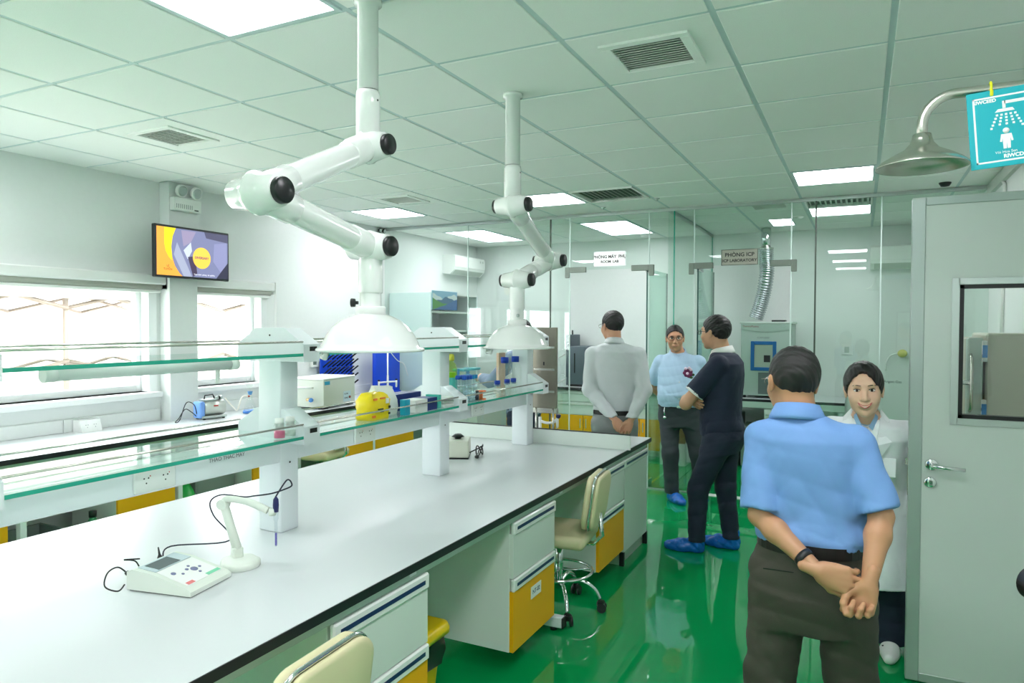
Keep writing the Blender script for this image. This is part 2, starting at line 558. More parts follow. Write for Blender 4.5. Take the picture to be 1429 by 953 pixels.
for a, b_ in ((WL, D1[0]), (D1[1], D2[0]), (D2[1], WR)):
    MB().box(a, b_, YG - 0.014, YG + 0.014, 0.0, 0.012).build('floor_channel', m_alu, gw)
for a, b_ in (D1, D2):
    MB().box(a, b_, YG - 0.05, YG + 0.05, 0.0, 0.006, 0.002).build('threshold', mat('threshold_white', (236, 240, 236), 0.35), gw)
def patch(x, s, parent):      # patch fitting: a short L of steel at a door's top corner
    f = MB()
    f.box(min(x, x + s * 0.18), max(x, x + s * 0.18), -0.016, 0.016, DH - 0.022, DH + 0.035, 0.003)
    f.box(min(x, x - s * 0.05), max(x, x - s * 0.05), -0.016, 0.016, DH - 0.075, DH + 0.035, 0.003)
    return f.build('patch_fitting', mat('patch_steel', (120, 128, 120), 0.35, metal=0.6), parent, (0, YG, 0))
patch(D1[0], 1, gw); patch(D1[1], -1, gw); patch(D2[0], 1, gw); patch(D2[1], -1, gw)
dl = {1: 'open glass door leaf of the left glass room', 2: 'open glass door leaf of the ICP room'}
for k, (hx, s) in ((1, (D1[1] - 0.03, 1)), (2, (D2[0] + 0.03, -1))):
    t = thing('door_%d' % k, dl[k], 'door', (hx, YG + 0.02, 0))
    t['kind'] = 'structure'
    ln = 0.82
    MB().box(-0.006, 0.006, 0.02, ln, 0.012, DH).build('pane', glass_mat('door_glass', (0.80, 0.93, 0.88)), t)
    e = MB()
    e.box(-0.0065, 0.0065, ln, ln + 0.004, 0.012, DH)
    e.box(-0.0065, 0.0065, 0.016, 0.02, 0.012, DH)
    e.build('glass_edge', mat('dark_glass_edge', (38, 84, 78), 0.2), t)
    MB().box(-0.018, 0.018, 0.03, 0.19, DH - 0.045, DH + 0.005, 0.003).build('top_hinge', m_chrome, t)
    MB().box(-0.018, 0.018, 0.02, 0.19, 0.004, 0.07, 0.003).build('bottom_hinge', m_chrome, t)
    for q in (-1, 1):
        h = MB()
        h.tube([(q * 0.006, ln - 0.07, 0.85), (q * 0.05, ln - 0.07, 0.85), (q * 0.05, ln - 0.07, 1.25), (q * 0.006, ln - 0.07, 1.25)], 0.011, 10)
        h.build('handle', m_chrome, t)
pt = struct(MB().box(-1.725, -1.705, YG + 0.01, YB, CE - 0.03, CE - 0.001).build('wall_divider', m_alu), 'glass divider between the two rear rooms', 'partition')
MB().box(-1.72, -1.71, YG + 0.02, YB - 0.005, 0.0, CE - 0.03).build('pane', m_gtint, pt)
MB().box(-1.722, -1.708, YB - 0.012, YB - 0.004, 0.0, CE - 0.03).build('joint_seal', m_gedge, pt)

# name plates on the glass
def plate(x0, x1, z0, z1, m, lines, label):
    t = thing('room_sign', label, 'sign', ((x0 + x1) / 2, YG - 0.009, (z0 + z1) / 2))
    w, h = (x1 - x0) / 2, (z1 - z0) / 2
    MB().box(-w, w, -0.003, 0.003, -h, h, 0.0028).build('plate', m, t)
    fr = MB()
    for a, b_, c, d in ((-w, w, -h, -h + 0.006), (-w, w, h - 0.006, h), (-w, -w + 0.006, -h, h), (w - 0.006, w, -h, h)):
        fr.box(a, b_, -0.0045, -0.003, c, d)
    fr.build('border', m_alu if m is m_paper else mat('plate_border', (88, 96, 88), 0.4, metal=0.6), t)
    for s, sz, dz in lines:
        text(s, sz, m_ink, t, (0, -0.0038, dz), (PI / 2, 0, 0), bold=0.001)
plate(-2.487, -2.141, 2.24, 2.395, m_paper, [('PHÒNG MÁY  PHỤ', 0.042, 0.022), ('ROOM  LAB', 0.036, -0.028)], 'white name plate on the glass above left doorway')
plate(-1.203, -0.87, 2.21, 2.36, mat('plate_steel', (158, 158, 146), 0.4, metal=0.3), [('PHÒNG ICP', 0.05, 0.022), ('ICP LABORATORY', 0.038, -0.032)], 'brushed steel name plate reading PHÒNG ICP on the glass')
# ------------------------------------------------------------ island bench
BT = 0.797
wt = thing('worktop', 'white laminate worktop of the central island bench with black edge', 'worktop', (-2.165, 2.83, BT - 0.03))
hx, hy = 0.765, 2.33
MB().box(-hx + 0.004, hx - 0.004, -hy + 0.004, hy - 0.004, 0, 0.03, 0.002).build('laminate', m_top, wt)
e = MB()
for a, b_, c, d in ((-hx, -hx + 0.004, -hy, hy), (hx - 0.004, hx, -hy, hy), (-hx, hx, -hy, -hy + 0.004), (-hx, hx, hy - 0.004, hy)):
    e.box(a, b_, c, d, -0.001, 0.0292)
e.build('edge_band', m_black, wt)
def slot_handle(mb_rail, mb_slot, y0, y1, z, x):
    mb_rail.box(x, x + 0.022, y0, y1, z - 0.03, z + 0.03, 0.006)
    mb_slot.box(x + 0.0215, x + 0.0235, y0 + 0.03, y1 - 0.03, z - 0.007, z + 0.008)
def cabinet(x, y0, y1, label, name='base_cabinet', z0=0.115, z1=0.725, depth=0.52, kind='drawer', tagged=False, group='island base cabinets', face=1, zm=0.46):
    """front faces +x (face=1); local origin at the front bottom centre"""
    t = thing(name, label, 'cabinet', (x, (y0 + y1) / 2, 0), 0 if face == 1 else PI, group)
    w = (y1 - y0) / 2
    bz = z0 if kind != 'full' else 0.09
    MB().box(-depth, -0.02, -w, w, bz, z1, 0.002).build('carcass', m_cab, t)
    if kind == 'full':
        MB().box(-depth, -0.03, -w + 0.01, w - 0.01, 0.0, bz).build('plinth', m_cabdark, t)
        for s in (-1, 1):
            MB().box(-0.03, 0.004, s * w - 0.012, s * w + 0.012, 0.0, 0.095, 0.003).build('corner_foot', m_blackp, t)
        d = MB().box(-0.02, 0.0, -w + 0.002, w - 0.002, bz + 0.004, z1 - 0.055).build('door', m_cab, t)
        r, s_ = MB(), MB()
        slot_handle(r, s_, -w, w, z1 - 0.03, -0.014)
        rr = r.build('handle_rail', m_gloss, d); s_.build('slot', m_navyslot, d)
        return t
    dr = MB().box(-0.02, 0.0, -w + 0.002, w - 0.002, zm + 0.004, z1 - 0.055, 0.001).build('drawer', m_cab, t)
    r, s_ = MB(), MB()
    slot_handle(r, s_, -w, w, z1 - 0.03, -0.014)
    r.build('handle_rail', m_gloss, dr); s_.build('slot', m_navyslot, dr)
    do = MB().box(-0.02, 0.0, -w + 0.002, w - 0.002, z0 + 0.002, zm - 0.06, 0.001).build('door', m_yellow, t)
    r, s_ = MB(), MB()
    slot_handle(r, s_, -w, w, zm - 0.03, -0.014)
    r.build('handle_rail', m_gloss, do); s_.build('slot', m_navyslot, do)
    if tagged:
        q = MB().box(0.0, 0.002, -0.05, 0.07, 0.3, 0.36, 0.0008).build('label_card', m_paper, t)
        text('NT-02', 0.032, mat('ink_blue', (80, 100, 130), 0.6), q, (0.0025, 0.01, 0.33), (PI / 2, 0, PI / 2))
    return t
CX = -1.425
cabinet(CX, 1.64, 2.165, 'white and yellow drawer cabinet beside the nearest cream chair')
cabinet(CX, 2.875, 3.365, 'white and yellow drawer cabinet with a paper label, left of cream stool', tagged=True)
cabinet(CX, 4.06, 4.565, 'white and yellow drawer cabinet right of the cream stool')
cabinet(CX, 4.57, 5.13, 'tall white cabinet standing on the floor at the island end', kind='full')
cabinet(-2.9, 2.3, 2.9, 'drawer cabinet on the window side of the island, nearer', face=-1)
cabinet(-2.9, 4.3, 4.9, 'drawer cabinet on the window side of the island, farther', face=-1)
# bench frame: C-shaped steel legs under long rails
fr = thing('bench_frame', 'pale powder-coated steel frame carrying the island worktop', 'frame', (-2.165, 2.83, 0))
for sx in (-1, 1):
    MB().box(sx * 0.72 - 0.015, sx * 0.72 + 0.015, -2.3, 2.3, 0.726, 0.765, 0.002).build('rail', m_fascia, fr)
for y in (-2.0, -0.76, 0.62):
    f = MB()
    f.box(-0.755, 0.755, y - 0.025, y + 0.025, 0.02, 0.075, 0.004)
    f.build('foot_bar', m_steelw, fr)
    MB().box(0.755, 0.762, y - 0.026, y + 0.026, 0.018, 0.077, 0.003).build('end_cap', m_blackp, fr)
    MB().box(-0.03, 0.03, y - 0.02, y + 0.02, 0.075, 0.74).build('leg', m_steelw, fr)
    for sx in (-1, 1):
        MB().cyl((sx * 0.7, y, 0), (sx * 0.7, y, 0.02), 0.02, n=12).build('levelling_foot', m_blackp, fr)
    MB().box(-0.74, 0.74, y - 0.02, y + 0.02, 0.74, 0.765).build('cross_rail', m_steelw, fr)
# splash panel at the sink end
sp = thing('splash_panel', 'low grey splash panel standing across the far island end', 'panel', (-2.15, 4.56, BT))
MB().box(-0.74, 0.77, -0.006, 0.006, 0, 0.1, 0.002).build('board', m_cab, sp)
MB().box(-0.74, 0.77, -0.0075, 0.0075, 0.1, 0.106).build('top_trim', m_blackp, sp)

# ------------------------------------------------------------ reagent shelf on the island
PX = -2.14
PY = (0.97, 2.14, 3.33, 4.46)
ZU, ZLO = 1.525, 1.198
rs = thing('reagent_shelf', 'two-tier glass reagent shelf on pale steel posts over the island', 'shelf', (PX, 2.7, BT))
def rl(y):
    return y - 2.7
for y in PY:
    p = MB().box(-0.06, 0.06, rl(y) - 0.05, rl(y) + 0.05, 0, ZU - BT - 0.03, 0.006, 2).build('post', m_steelw, rs)
    MB().cyl((0.061, rl(y), ZLO - BT - 0.12), (0.0625, rl(y), ZLO - BT - 0.12), 0.004, n=8).build('screw', m_blackp, p)
    for zz in (ZU, ZLO):
        z = zz - BT
        poly = [(-0.18, z - 0.035), (0.18, z - 0.035), (0.18, z + 0.035), (0.075, z + 0.1), (-0.075, z + 0.1), (-0.18, z + 0.035)]
        br = MB().prism(poly, rl(y) - 0.045, rl(y) + 0.045, 'xz').build('bracket', m_steelw, rs)
        for s in (-1, 1):
            MB().box(s * 0.18 - 0.0015, s * 0.18 + 0.0015, rl(y) - 0.012, rl(y) + 0.028, z + 0.008, z + 0.026).build('rod_plug', m_blackp, br)
        MB().cyl((0.0, rl(y) - 0.0465, z + 0.07), (0.0, rl(y) - 0.045, z + 0.07), 0.004, n=8).build('screw', m_blackp, br)
for k in range(3):
    a, b_ = rl(PY[k]) + 0.047, rl(PY[k + 1]) - 0.047
    for zz, up_ in ((ZU, 1), (ZLO, 0)):
        z = zz - BT
        g = MB().box(-0.178, 0.178, a, b_, z - 0.012, z, 0).build('glass_shelf', m_gshelf, rs)
        e = MB()
        for s in (-1, 1):
            e.box(s * 0.178, s * 0.180, a, b_, z - 0.012, z)
        e.build('glass_edge', m_gedge, g)
        for s in (-1, 1):
            MB().cyl((s * 0.172, a - 0.005, z + 0.045), (s * 0.172, b_ + 0.005, z + 0.045), 0.004, n=8).build('guard_rod', m_steel, rs)
        if not up_:
            MB().box(-0.055, 0.055, a, b_, ZLO - BT - 0.115, ZLO - BT - 0.018, 0.004).build('service_beam', m_steelw, rs)
            for s in (-1, 1):
                MB().box(s * 0.05, s * 0.17, a, a + 0.02, z - 0.02, z - 0.012).build('shelf_clip', m_steelw, rs)
def socket_plate(y, parent=rs, x=0.056, z=ZLO - BT - 0.067):
    so = MB().box(x, x + 0.012, rl(y) - 0.075, rl(y) + 0.075, z - 0.04, z + 0.045, 0.003).build('socket_plate', m_gloss, parent)
    h = MB()
    for s in (-1, 1):
        cy = rl(y) + s * 0.035
        for dx, dz in ((-0.008, 0.006), (0.008, 0.006), (0, -0.01)):
            h.cyl((x + 0.0121, cy + dx, z + dz), (x + 0.0125, cy + dx, z + dz), 0.0028, n=8)
    h.build('socket_hole', m_ink, so)
    r = MB()
    for s in (-1, 1):
        r.cyl((x + 0.0121, rl(y) + s * 0.035 + 0.014, z + 0.012), (x + 0.0126, rl(y) + s * 0.035 + 0.014, z + 0.012), 0.0022, n=8)
    r.build('indicator', mat('red_dot', (190, 40, 40), 0.5), so)
socket_plate(1.53); socket_plate(2.62); socket_plate(3.7)
text('THAO THÁC MÁY', 0.02, m_greyink, rs, (0.0563, rl(1.83), ZLO - BT - 0.05), (PI / 2, 0, PI / 2))
tl = thing('tube_lamp', 'long white tube lamp hanging under the upper glass shelf', 'lamp', (PX, 1.56, 1.487))
MB().cyl((0, -0.31, 0), (0, 0.33, 0), 0.02, n=16).build('tube', mat('tube_opal', (232, 236, 234), 0.25), tl)
for y in (-0.345, 0.33):
    MB().cyl((0, y, 0), (0, y + 0.035, 0), 0.0215, n=16).build('end_cap', m_white, tl)
MB().box(-0.012, 0.012, -0.25, 0.25, 0.018, 0.026).build('mount_rail', m_white, tl)
MB().box(-0.006, 0.006, 0.27, 0.285, -0.07, 0.0, 0.002).build('pull_switch', m_white, tl)

# ------------------------------------------------------------ wall bench under the windows
CT = 0.85
lc = thing('worktop', 'long white worktop with black edge under the windows', 'worktop', (-4.765, 4.03, CT - 0.03))
y0, y1 = -2.83, 2.83
hx = 0.365
MB().box(-hx, hx - 0.004, y0, y1, 0, 0.03, 0.002).build('laminate', m_top, lc)
MB().box(hx - 0.004, hx, y0, y1, -0.001, 0.0292).build('edge_band', m_black, lc)
wf = thing('bench_frame', 'pale steel frame with green-grey apron carrying the window bench', 'frame', (-4.765, 4.03, 0))
MB().box(hx - 0.045, hx - 0.025, y0, y1, 0.755, 0.82, 0.002).build('apron', m_fascia, wf)
for y in (-2.73, -1.63, -0.56, 0.65, 1.71, 2.67):
    MB().box(hx - 0.08, hx - 0.03, y - 0.018, y + 0.018, 0.0, 0.755, 0.003).build('leg', m_steelw, wf)
    MB().box(-hx + 0.03, -hx + 0.07, y - 0.02, y + 0.02, 0.0, 0.82, 0.003).build('leg', m_steelw, wf)
for k, (a, b_, lab) in enumerate(((1.85, 2.315, 'window bench cabinet with yellow door at left picture edge'), (2.985, 3.425, 'window bench cabinet with yellow door below the socket plate'),
                                  (4.15, 4.62, 'window bench cabinet with yellow door behind the near shelf post'), (5.2, 5.72, 'left of two adjoining yellow window bench cabinets'), (5.76, 6.44, 'right of two adjoining yellow window bench cabinets'))):
    cabinet(-4.43, a, b_, lab, z1=0.75, depth=0.5, group='window bench cabinets', zm=0.56)
# things kept in the knee spaces
MB_ = MB().box(-0.2, 0.2, -0.16, 0.16, 0.0, 0.03, 0.004).box(-0.2, -0.18, -0.16, 0.16, 0.03, 0.3).box(-0.19, 0.2, -0.16, -0.14, 0.03, 0.3).box(-0.19, 0.2, 0.14, 0.16, 0.03, 0.3)
tag(MB_.build('storage_box', mat('grey_box', (128, 140, 138), 0.6), None, (-4.72, 2.61, 0.0)), 'open grey storage box in the knee space under window bench', 'box')
gb = thing('reagent_bottle', 'small green labelled bottle under the window bench', 'bottle', (-4.5, 2.86, 0.0))
MB().lathe([(0.0, 0), (0.045, 0.0), (0.045, 0.32), (0.02, 0.36), (0.02, 0.38)], n=16).build('body', mat('green_label', (60, 150, 100), 0.4), gb)
MB().lathe([(0.0, 0.37), (0.024, 0.37), (0.024, 0.41), (0, 0.41)], n=16).build('cap', m_blackp, gb)
tag(MB().box(-0.18, 0.18, -0.19, 0.19, 0, 0.43, 0.01).build('equipment_case', mat('grey_case', (140, 150, 146), 0.6), None, (-4.78, 3.93, 0)), 'grey equipment case under the window bench behind the post', 'case')
gbag = MB().ell((0, 0, 0.22), (0.12, 0.11, 0.22), 18, 12)
rng = random.Random(3)
gbag.v = [(x + 0.015 * math.sin(40 * z + 9 * y), y + 0.015 * math.sin(31 * z + 7 * x), max(0, z + 0.012 * math.sin(50 * x))) for x, y, z in gbag.v]
tag(gbag.build('plastic_bag', mat('green_bag', (24, 170, 70), 0.35), None, (-4.55, 3.58, 0)), 'crumpled green plastic bag under the window bench', 'bag')

# ------------------------------------------------------------ lab stools
def stool(name, label, loc, rz, seat_z=0.48, ring=True):
    t = thing(name, label, 'stool', loc, rz, 'cream lab stools')
    MB().box(-0.2, 0.19, -0.2, 0.2, seat_z - 0.075, seat_z, 0.03, 4).build('seat', m_cream, t)
    # backrest: rounded panel facing -x at the +x side
    pts = []
    w, h, r = 0.185, 0.15, 0.075
    for cx_, cz_, a0 in ((w - r, h - r, 0), (-(w - r), h - r, PI / 2), (-(w - r), -(h - r), PI), (w - r, -(h - r), 3 * PI / 2)):
        for k in range(7):
            a = a0 + k * PI / 12
            pts.append((cx_ + r * math.cos(a), cz_ + r * math.sin(a)))
    M = Matrix.Translation((0.215, 0, seat_z + 0.175)) @ Matrix.Rotation(0.14, 4, 'Y')
    def pad(x0, x1, sh, nm, mtl):
        b = MB()
        n = len(pts)
        prof = [(x0, 0.9), (x0 + (x1 - x0) * 0.2, 0.985), ((x0 + x1) / 2, 1.0), (x1 - (x1 - x0) * 0.2, 0.985), (x1, 0.9)]
        vs = []
        for px_, s_ in prof:
            vs += [(px_ + 0.25 * a * a, a * s_ * sh, c * s_ * sh) for a, c in pts]
        fs = [(k * n + i, k * n + (i + 1) % n, (k + 1) * n + (i + 1) % n, (k + 1) * n + i) for k in range(len(prof) - 1) for i in range(n)]
        b.add(vs, fs, True, M)
        b.add(vs[:n], [tuple(range(n))], True, M)
        b.add(vs[-n:], [tuple(reversed(range(n)))], True, M)
        return b.build(nm, mtl, t)
    pad(-0.045, -0.004, 1.0, 'backrest', m_cream)
    pad(0.004, 0.03, 1.0, 'back_shell', m_cream)
    b = MB()
    b.tube([(M @ Vector((0.25 * a * a, a * 1.0, c * 1.0))) for a, c in pts], 0.0075, 8, closed=True)
    b.build('chrome_trim', m_chrome, t)
    MB().tube([(0.0, 0, seat_z - 0.08), (0.2, 0, seat_z - 0.08), (0.25, 0, seat_z - 0.03), (0.235, 0, seat_z + 0.1)], 0.013, 10).build('back_arm', m_chrome, t)
    MB().cyl((0, 0, 0.12), (0, 0, seat_z - 0.07), 0.022, n=16).build('gas_lift', m_chrome, t)
    if ring:
        b = MB().tube([(0.19 * math.cos(a), 0.19 * math.sin(a), 0.225) for a in [2 * PI * k / 36 for k in range(36)]], 0.0095, 8, closed=True)
        for k in range(3):
            a = 2 * PI * k / 3 + 0.4
            b.tube([(0.02 * math.cos(a), 0.02 * math.sin(a), 0.225), (0.19 * math.cos(a), 0.19 * math.sin(a), 0.225)], 0.006, 6)
        b.build('foot_ring', m_chrome, t)
    for k in range(5):
        a = 2 * PI * k / 5 + 0.15
        d = Vector((math.cos(a), math.sin(a), 0))
        MB().tube(spline([Vector((0, 0, 0.15)) + d * 0.02, Vector((0, 0, 0.17)) + d * 0.12, Vector((0, 0, 0.13)) + d * 0.2, Vector((0, 0, 0.07)) + d * 0.235], 5), 0.012, 8).build('leg', m_chrome, t)
        c = MB()
        s = Vector((-d.y, d.x, 0))
        c.cyl(d * 0.245 + s * 0.012 + Vector((0, 0, 0.027)), d * 0.245 + s * 0.026 + Vector((0, 0, 0.027)), 0.027, n=14)
        c.cyl(d * 0.245 - s * 0.026 + Vector((0, 0, 0.027)), d * 0.245 - s * 0.012 + Vector((0, 0, 0.027)), 0.027, n=14)
        c.box(-0.022, 0.022, -0.02, 0.02, 0.03, 0.065, 0.008, M=Matrix.Translation(d * 0.24))
        c.build('caster', m_blackp, t)
    return t
stool('lab_stool', 'cream vinyl stool with chrome ring tucked under the island', (-1.545, 3.72, 0), 0.12)
stool('lab_stool', 'nearest cream vinyl chair, only its backrest at the picture bottom', (-1.46, 1.37, 0), 0.05, 0.47)
stool('lab_stool', 'cream vinyl stool at the window bench below the ultrasonic bath', (-4.40, 4.92, 0), 0.2, 0.5)

# yellow pedal bin with black liner
b = thing('waste_bin', 'yellow lidded waste bin with black liner under the island', 'bin', (-1.74, 2.42, 0))
def rrect(w, d, r, n=5):
    o = []
    for cx_, cy_, a0 in ((w - r, d - r, 0), (-(w - r), d - r, PI / 2), (-(w - r), -(d - r), PI), (w - r, -(d - r), 3 * PI / 2)):
        for k in range(n + 1):
            a = a0 + k * PI / 2 / n
            o.append((cx_ + r * math.cos(a), cy_ + r * math.sin(a)))
    return o
def loft(mb, rings, smooth=True, cap=True):
    n = len(rings[0])
    vs = [p for r in rings for p in r]
    fs = [(k * n + i, k * n + (i + 1) % n, (k + 1) * n + (i + 1) % n, (k + 1) * n + i) for k in range(len(rings) - 1) for i in range(n)]
    mb.add(vs, fs, smooth)
    if cap:
        mb.add(vs[:n], [tuple(reversed(range(n)))])
        mb.add(vs[-n:], [tuple(range(n))])
    return mb
m_ybin = mat('bin_yellow', (238, 204, 8), 0.28)
loft(MB(), [[(x * s, y * s, z) for x, y in rrect(0.15, 0.13, 0.04)] for z, s in ((0, 0.78), (0.02, 0.8), (0.28, 0.97), (0.3, 0.97))]).build('body', m_ybin, b)
loft(MB(), [[(x * s + 0.01, y * s, z) for x, y in rrect(0.17, 0.15, 0.045)] for z, s in ((0.325, 1.0), (0.345, 1.0), (0.362, 0.96), (0.37, 0.85))]).build('lid', m_ybin, b)
lin_ = MB()
rr = rrect(0.155, 0.135, 0.04)
rng = random.Random(5)
rings = []
for z, s in ((0.326, 1.0), (0.29, 1.03), (0.25, 1.05), (0.21, 1.0)):
    rings.append([(x * s + rng.uniform(-1, 1) * 0.006, y * s + rng.uniform(-1, 1) * 0.006, z + rng.uniform(-1, 1) * (0.02 if z < 0.24 else 0.003)) for x, y in rr])
loft(lin_, rings, True, False).build('liner_bag', mat('black_film', (14, 14, 16), 0.22), b)
# ------------------------------------------------------------ fume extraction arms
def extraction_arm(label, top, J1, J2, J3, dome, ax=(1, 0, 0), both=False, R=0.195, knob=True):
    o = Vector((top[0], top[1], CE))
    t = thing('extraction_arm', label, 'extraction arm', o, 0, 'ceiling mounted extraction arms')
    J1, J2, J3, dome = (Vector(p) - o for p in (J1, J2, J3, dome))
    ax = Vector(ax).normalized()
    p = MB().lathe([(0.037, J1.z + 0.2), (0.037, -0.02), (0.05, -0.018), (0.05, 0.0)], n=28)
    p.build('ceiling_pipe', m_gloss, t)
    MB().lathe([(0.037, 0.0), (0.0425, 0.002), (0.0425, 0.145), (0.04, 0.16)], (0, 0, J1.z + 0.035), n=28).build('pipe_sleeve', m_gloss, t)
    for c in [Vector((0.0425, 0, J1.z + 0.16))]:
        MB().cyl(c - Vector((0.002, 0, 0)), c + Vector((0.001, 0, 0)), 0.004, n=8).build('screw', m_blackp, t)
    J1 = Vector((0, 0, J1.z))
    for J in (J1, J2, J3):
        prof = [(0.036, -0.088), (0.04, -0.084), (0.048, -0.03), (0.058, -0.008), (0.061, -0.004), (0.061, 0.004), (0.057, 0.01), (0.052, 0.03), (0.043, 0.078), (0.038, 0.08)]
        h = MB().lathe(prof, J, ax, n=32).build('joint_housing', m_gloss, t)
        MB().lathe([(0.034, 0.076), (0.036, 0.08), (0.036, 0.096), (0.033, 0.1), (0.0, 0.1)], J, ax, n=28, caps=False).build('end_cap', m_blackp, h)
        if both:
            MB().lathe([(0.034, -0.085), (0.034, -0.1), (0.0, -0.1)], J, ax, n=28, caps=False).build('end_cap', m_blackp, h)
    for a, b_ in ((J1, J2), (J2, J3)):
        d = (b_ - a).normalized()
        off = ax * 0.0
        MB().cyl(a + d * 0.02, b_ - d * 0.02, 0.042, n=28, caps=False).build('arm_tube', m_gloss, t)
        L = (b_ - a).length
        s = MB().lathe([(0.044, 0.035), (0.047, 0.045), (0.047, 0.15), (0.042, 0.155)], a, d, n=28, caps=False)
        s.build('arm_sleeve', m_gloss, t)
        s = MB().lathe([(0.042, L - 0.155), (0.047, L - 0.15), (0.047, L - 0.045), (0.044, L - 0.035)], a, d, n=28, caps=False)
        s.build('arm_sleeve', m_gloss, t)
    c = Vector((J3.x, J3.y, 0))
    zt = dome.z + 0.14
    MB().cyl(c + Vector((0, 0, J3.z - 0.02)), c + Vector((0, 0, zt)), 0.038, n=28, caps=False).build('drop_pipe', m_gloss, t)
    MB().lathe([(0.042, 0), (0.0435, 0.004), (0.0435, 0.12), (0.04, 0.126)], c + Vector((0, 0, J3.z - 0.165)), n=28, caps=False).build('pipe_sleeve', m_gloss, t)
    if knob:
        k = c + Vector((-0.04, -0.02, J3.z - 0.2))
        MB().lathe([(0.006, 0), (0.006, 0.01), (0.015, 0.012), (0.016, 0.026), (0.0, 0.027)], k, (-0.9, -0.4, 0), n=12).build('knob', m_blackp, t)
    else:
        k = c + Vector((0.02, -0.033, J3.z - 0.2))
        MB().lathe([(0.006, 0), (0.01, 0.006), (0.01, 0.014), (0, 0.015)], k, (0.5, -0.85, 0), n=12).build('knob', m_alu, t)
    MB().lathe([(0.04, 0.0), (0.054, 0.001), (0.054, 0.028), (0.05, 0.032), (0.04, 0.032)], c + Vector((0, 0, zt - 0.01)), n=32).build('hood_collar', m_white, t)
    prof = [(0.045, 0.135), (0.075, 0.128), (0.11, 0.112), (0.14, 0.088), (0.162, 0.058), (0.176, 0.03), (0.183, 0.014), (0.197, 0.011), (0.2, 0.006), (0.197, 0.0), (0.186, 0.0), (0.178, 0.012), (0.168, 0.034), (0.152, 0.06), (0.13, 0.084), (0.1, 0.106), (0.07, 0.12), (0.04, 0.127)]
    prof = [(r / 0.2 * R, z) for r, z in prof]
    cd = Vector((J3.x, J3.y, dome.z))
    hd = MB().lathe(prof, cd, n=48, caps=False).build('hood', m_gloss, t)
    MB().tube([cd + Vector((-0.13, -0.1, 0.0)), cd + Vector((-0.135, -0.105, -0.02)), cd + Vector((-0.1, -0.13, -0.022)), cd + Vector((-0.095, -0.125, 0.0))], 0.01, 10).build('handle', m_gloss, hd)
    return t
extraction_arm('nearer white extraction arm folded above the island', (-1.585, 2.02), (-1.58, 2.02, 2.273), (-1.47, 1.40, 1.996), (-1.59, 2.04, 1.918), (-1.593, 2.042, 1.543))
extraction_arm('farther white extraction arm with dome over the shelf end', (-1.575, 3.157), (-1.575, 3.157, 2.239), (-1.679, 3.867, 2.024), (-1.74, 3.55, 1.892), (-1.762, 3.535, 1.506), both=True, knob=False)

# ------------------------------------------------------------ television on the pillar
tv = thing('television', 'flat television on the pillar showing a yellow and grey slide', 'television', (-4.945, 4.0, 2.215))
MB().box(-0.085, -0.02, -0.1, 0.1, -0.1, 0.1, 0.004).build('wall_bracket', m_blackp, tv)
MB().box(-0.02, 0.02, -0.358, 0.358, -0.208, 0.208, 0.006).build('bezel', mat('tv_black', (20, 30, 32), 0.3), tv)
def scr(name, rgb, k=0.9):
    c = lin(rgb)
    return mat(name, (8, 8, 8), 0.35, emit=c, estr=k)
scn = MB().box(0.02, 0.0208, -0.342, 0.342, -0.19, 0.19).build('screen', scr('scr_slate', (112, 118, 152)), tv)
def flat(poly, x, m, nm, parent):
    MB().prism(poly, x, x + 0.0003, 'yz').build(nm, m, parent)
SW, SH = 0.342, 0.19
def arcp(cy, cz, r, a0, a1, n=18):
    return [(cy + r * math.cos(a0 + (a1 - a0) * i / n), cz + r * math.sin(a0 + (a1 - a0) * i / n)) for i in range(n + 1)]
# orange field left with its curved edge, then the yellow band
edge_o = [(-0.17, 0.19), (-0.20, 0.12), (-0.212, 0.04), (-0.205, -0.04), (-0.18, -0.11), (-0.14, -0.165), (-0.11, -0.19)]
flat([(-SW, -SH)] + list(reversed(edge_o)) + [(-SW, SH)], 0.0210, scr('scr_orange', (240, 160, 60)), 'slide_field', scn)
flat([(-0.275, 0.19), (-0.275, 0.06), (-0.262, 0.0), (-0.235, -0.045), (-0.205, -0.07)] + [(-0.205, -0.04), (-0.212, 0.04), (-0.20, 0.12), (-0.17, 0.19)], 0.0214, scr('scr_yellow', (236, 214, 24)), 'slide_band', scn)
for k, (poly, c) in enumerate((([(-0.19, -0.02), (-0.16, 0.08), (-0.02, -0.19), (-0.1, -0.19)], (150, 158, 180)), ([(-0.12, 0.18), (0.02, 0.18), (-0.03, 0.09), (-0.1, 0.05)], (140, 132, 160)),
                               ([(-0.1, 0.02), (-0.03, 0.09), (-0.02, 0.02), (-0.06, -0.05)], (186, 196, 214)), ([(-0.06, -0.03), (0.01, -0.02), (0.03, -0.16), (-0.01, -0.19)], (60, 50, 74)),
                               ([(0.2, 0.1), (0.33, 0.12), (0.335, -0.1), (0.27, -0.14), (0.19, -0.05)], (128, 132, 170)), ([(0.1, 0.19), (0.342, 0.19), (0.342, 0.12), (0.12, 0.14)], (70, 70, 96)),
                               ([(0.28, -0.12), (0.342, -0.05), (0.342, -0.19), (0.22, -0.19)], (44, 44, 66)))):
    flat(poly, 0.0210 + 0.0001 * k, scr('scr_c%d' % k, c), 'slide_shape', scn)
flat(arcp(0.075, -0.03, 0.088, 0, 2 * PI, 32)[:-1], 0.0222, scr('scr_disc', (246, 190, 70)), 'slide_disc', scn)
text('DIVERSARY', 0.027, scr('scr_violet', (110, 50, 110), 0.7), scn, (0.0228, 0.075, -0.03), (PI / 2, 0, PI / 2), bold=0.0008)
text('VĨ\nTUYẾN', 0.024, scr('scr_dark', (120, 60, 40), 0.4), scn, (0.0222, -0.245, -0.13), (PI / 2, 0, PI / 2))
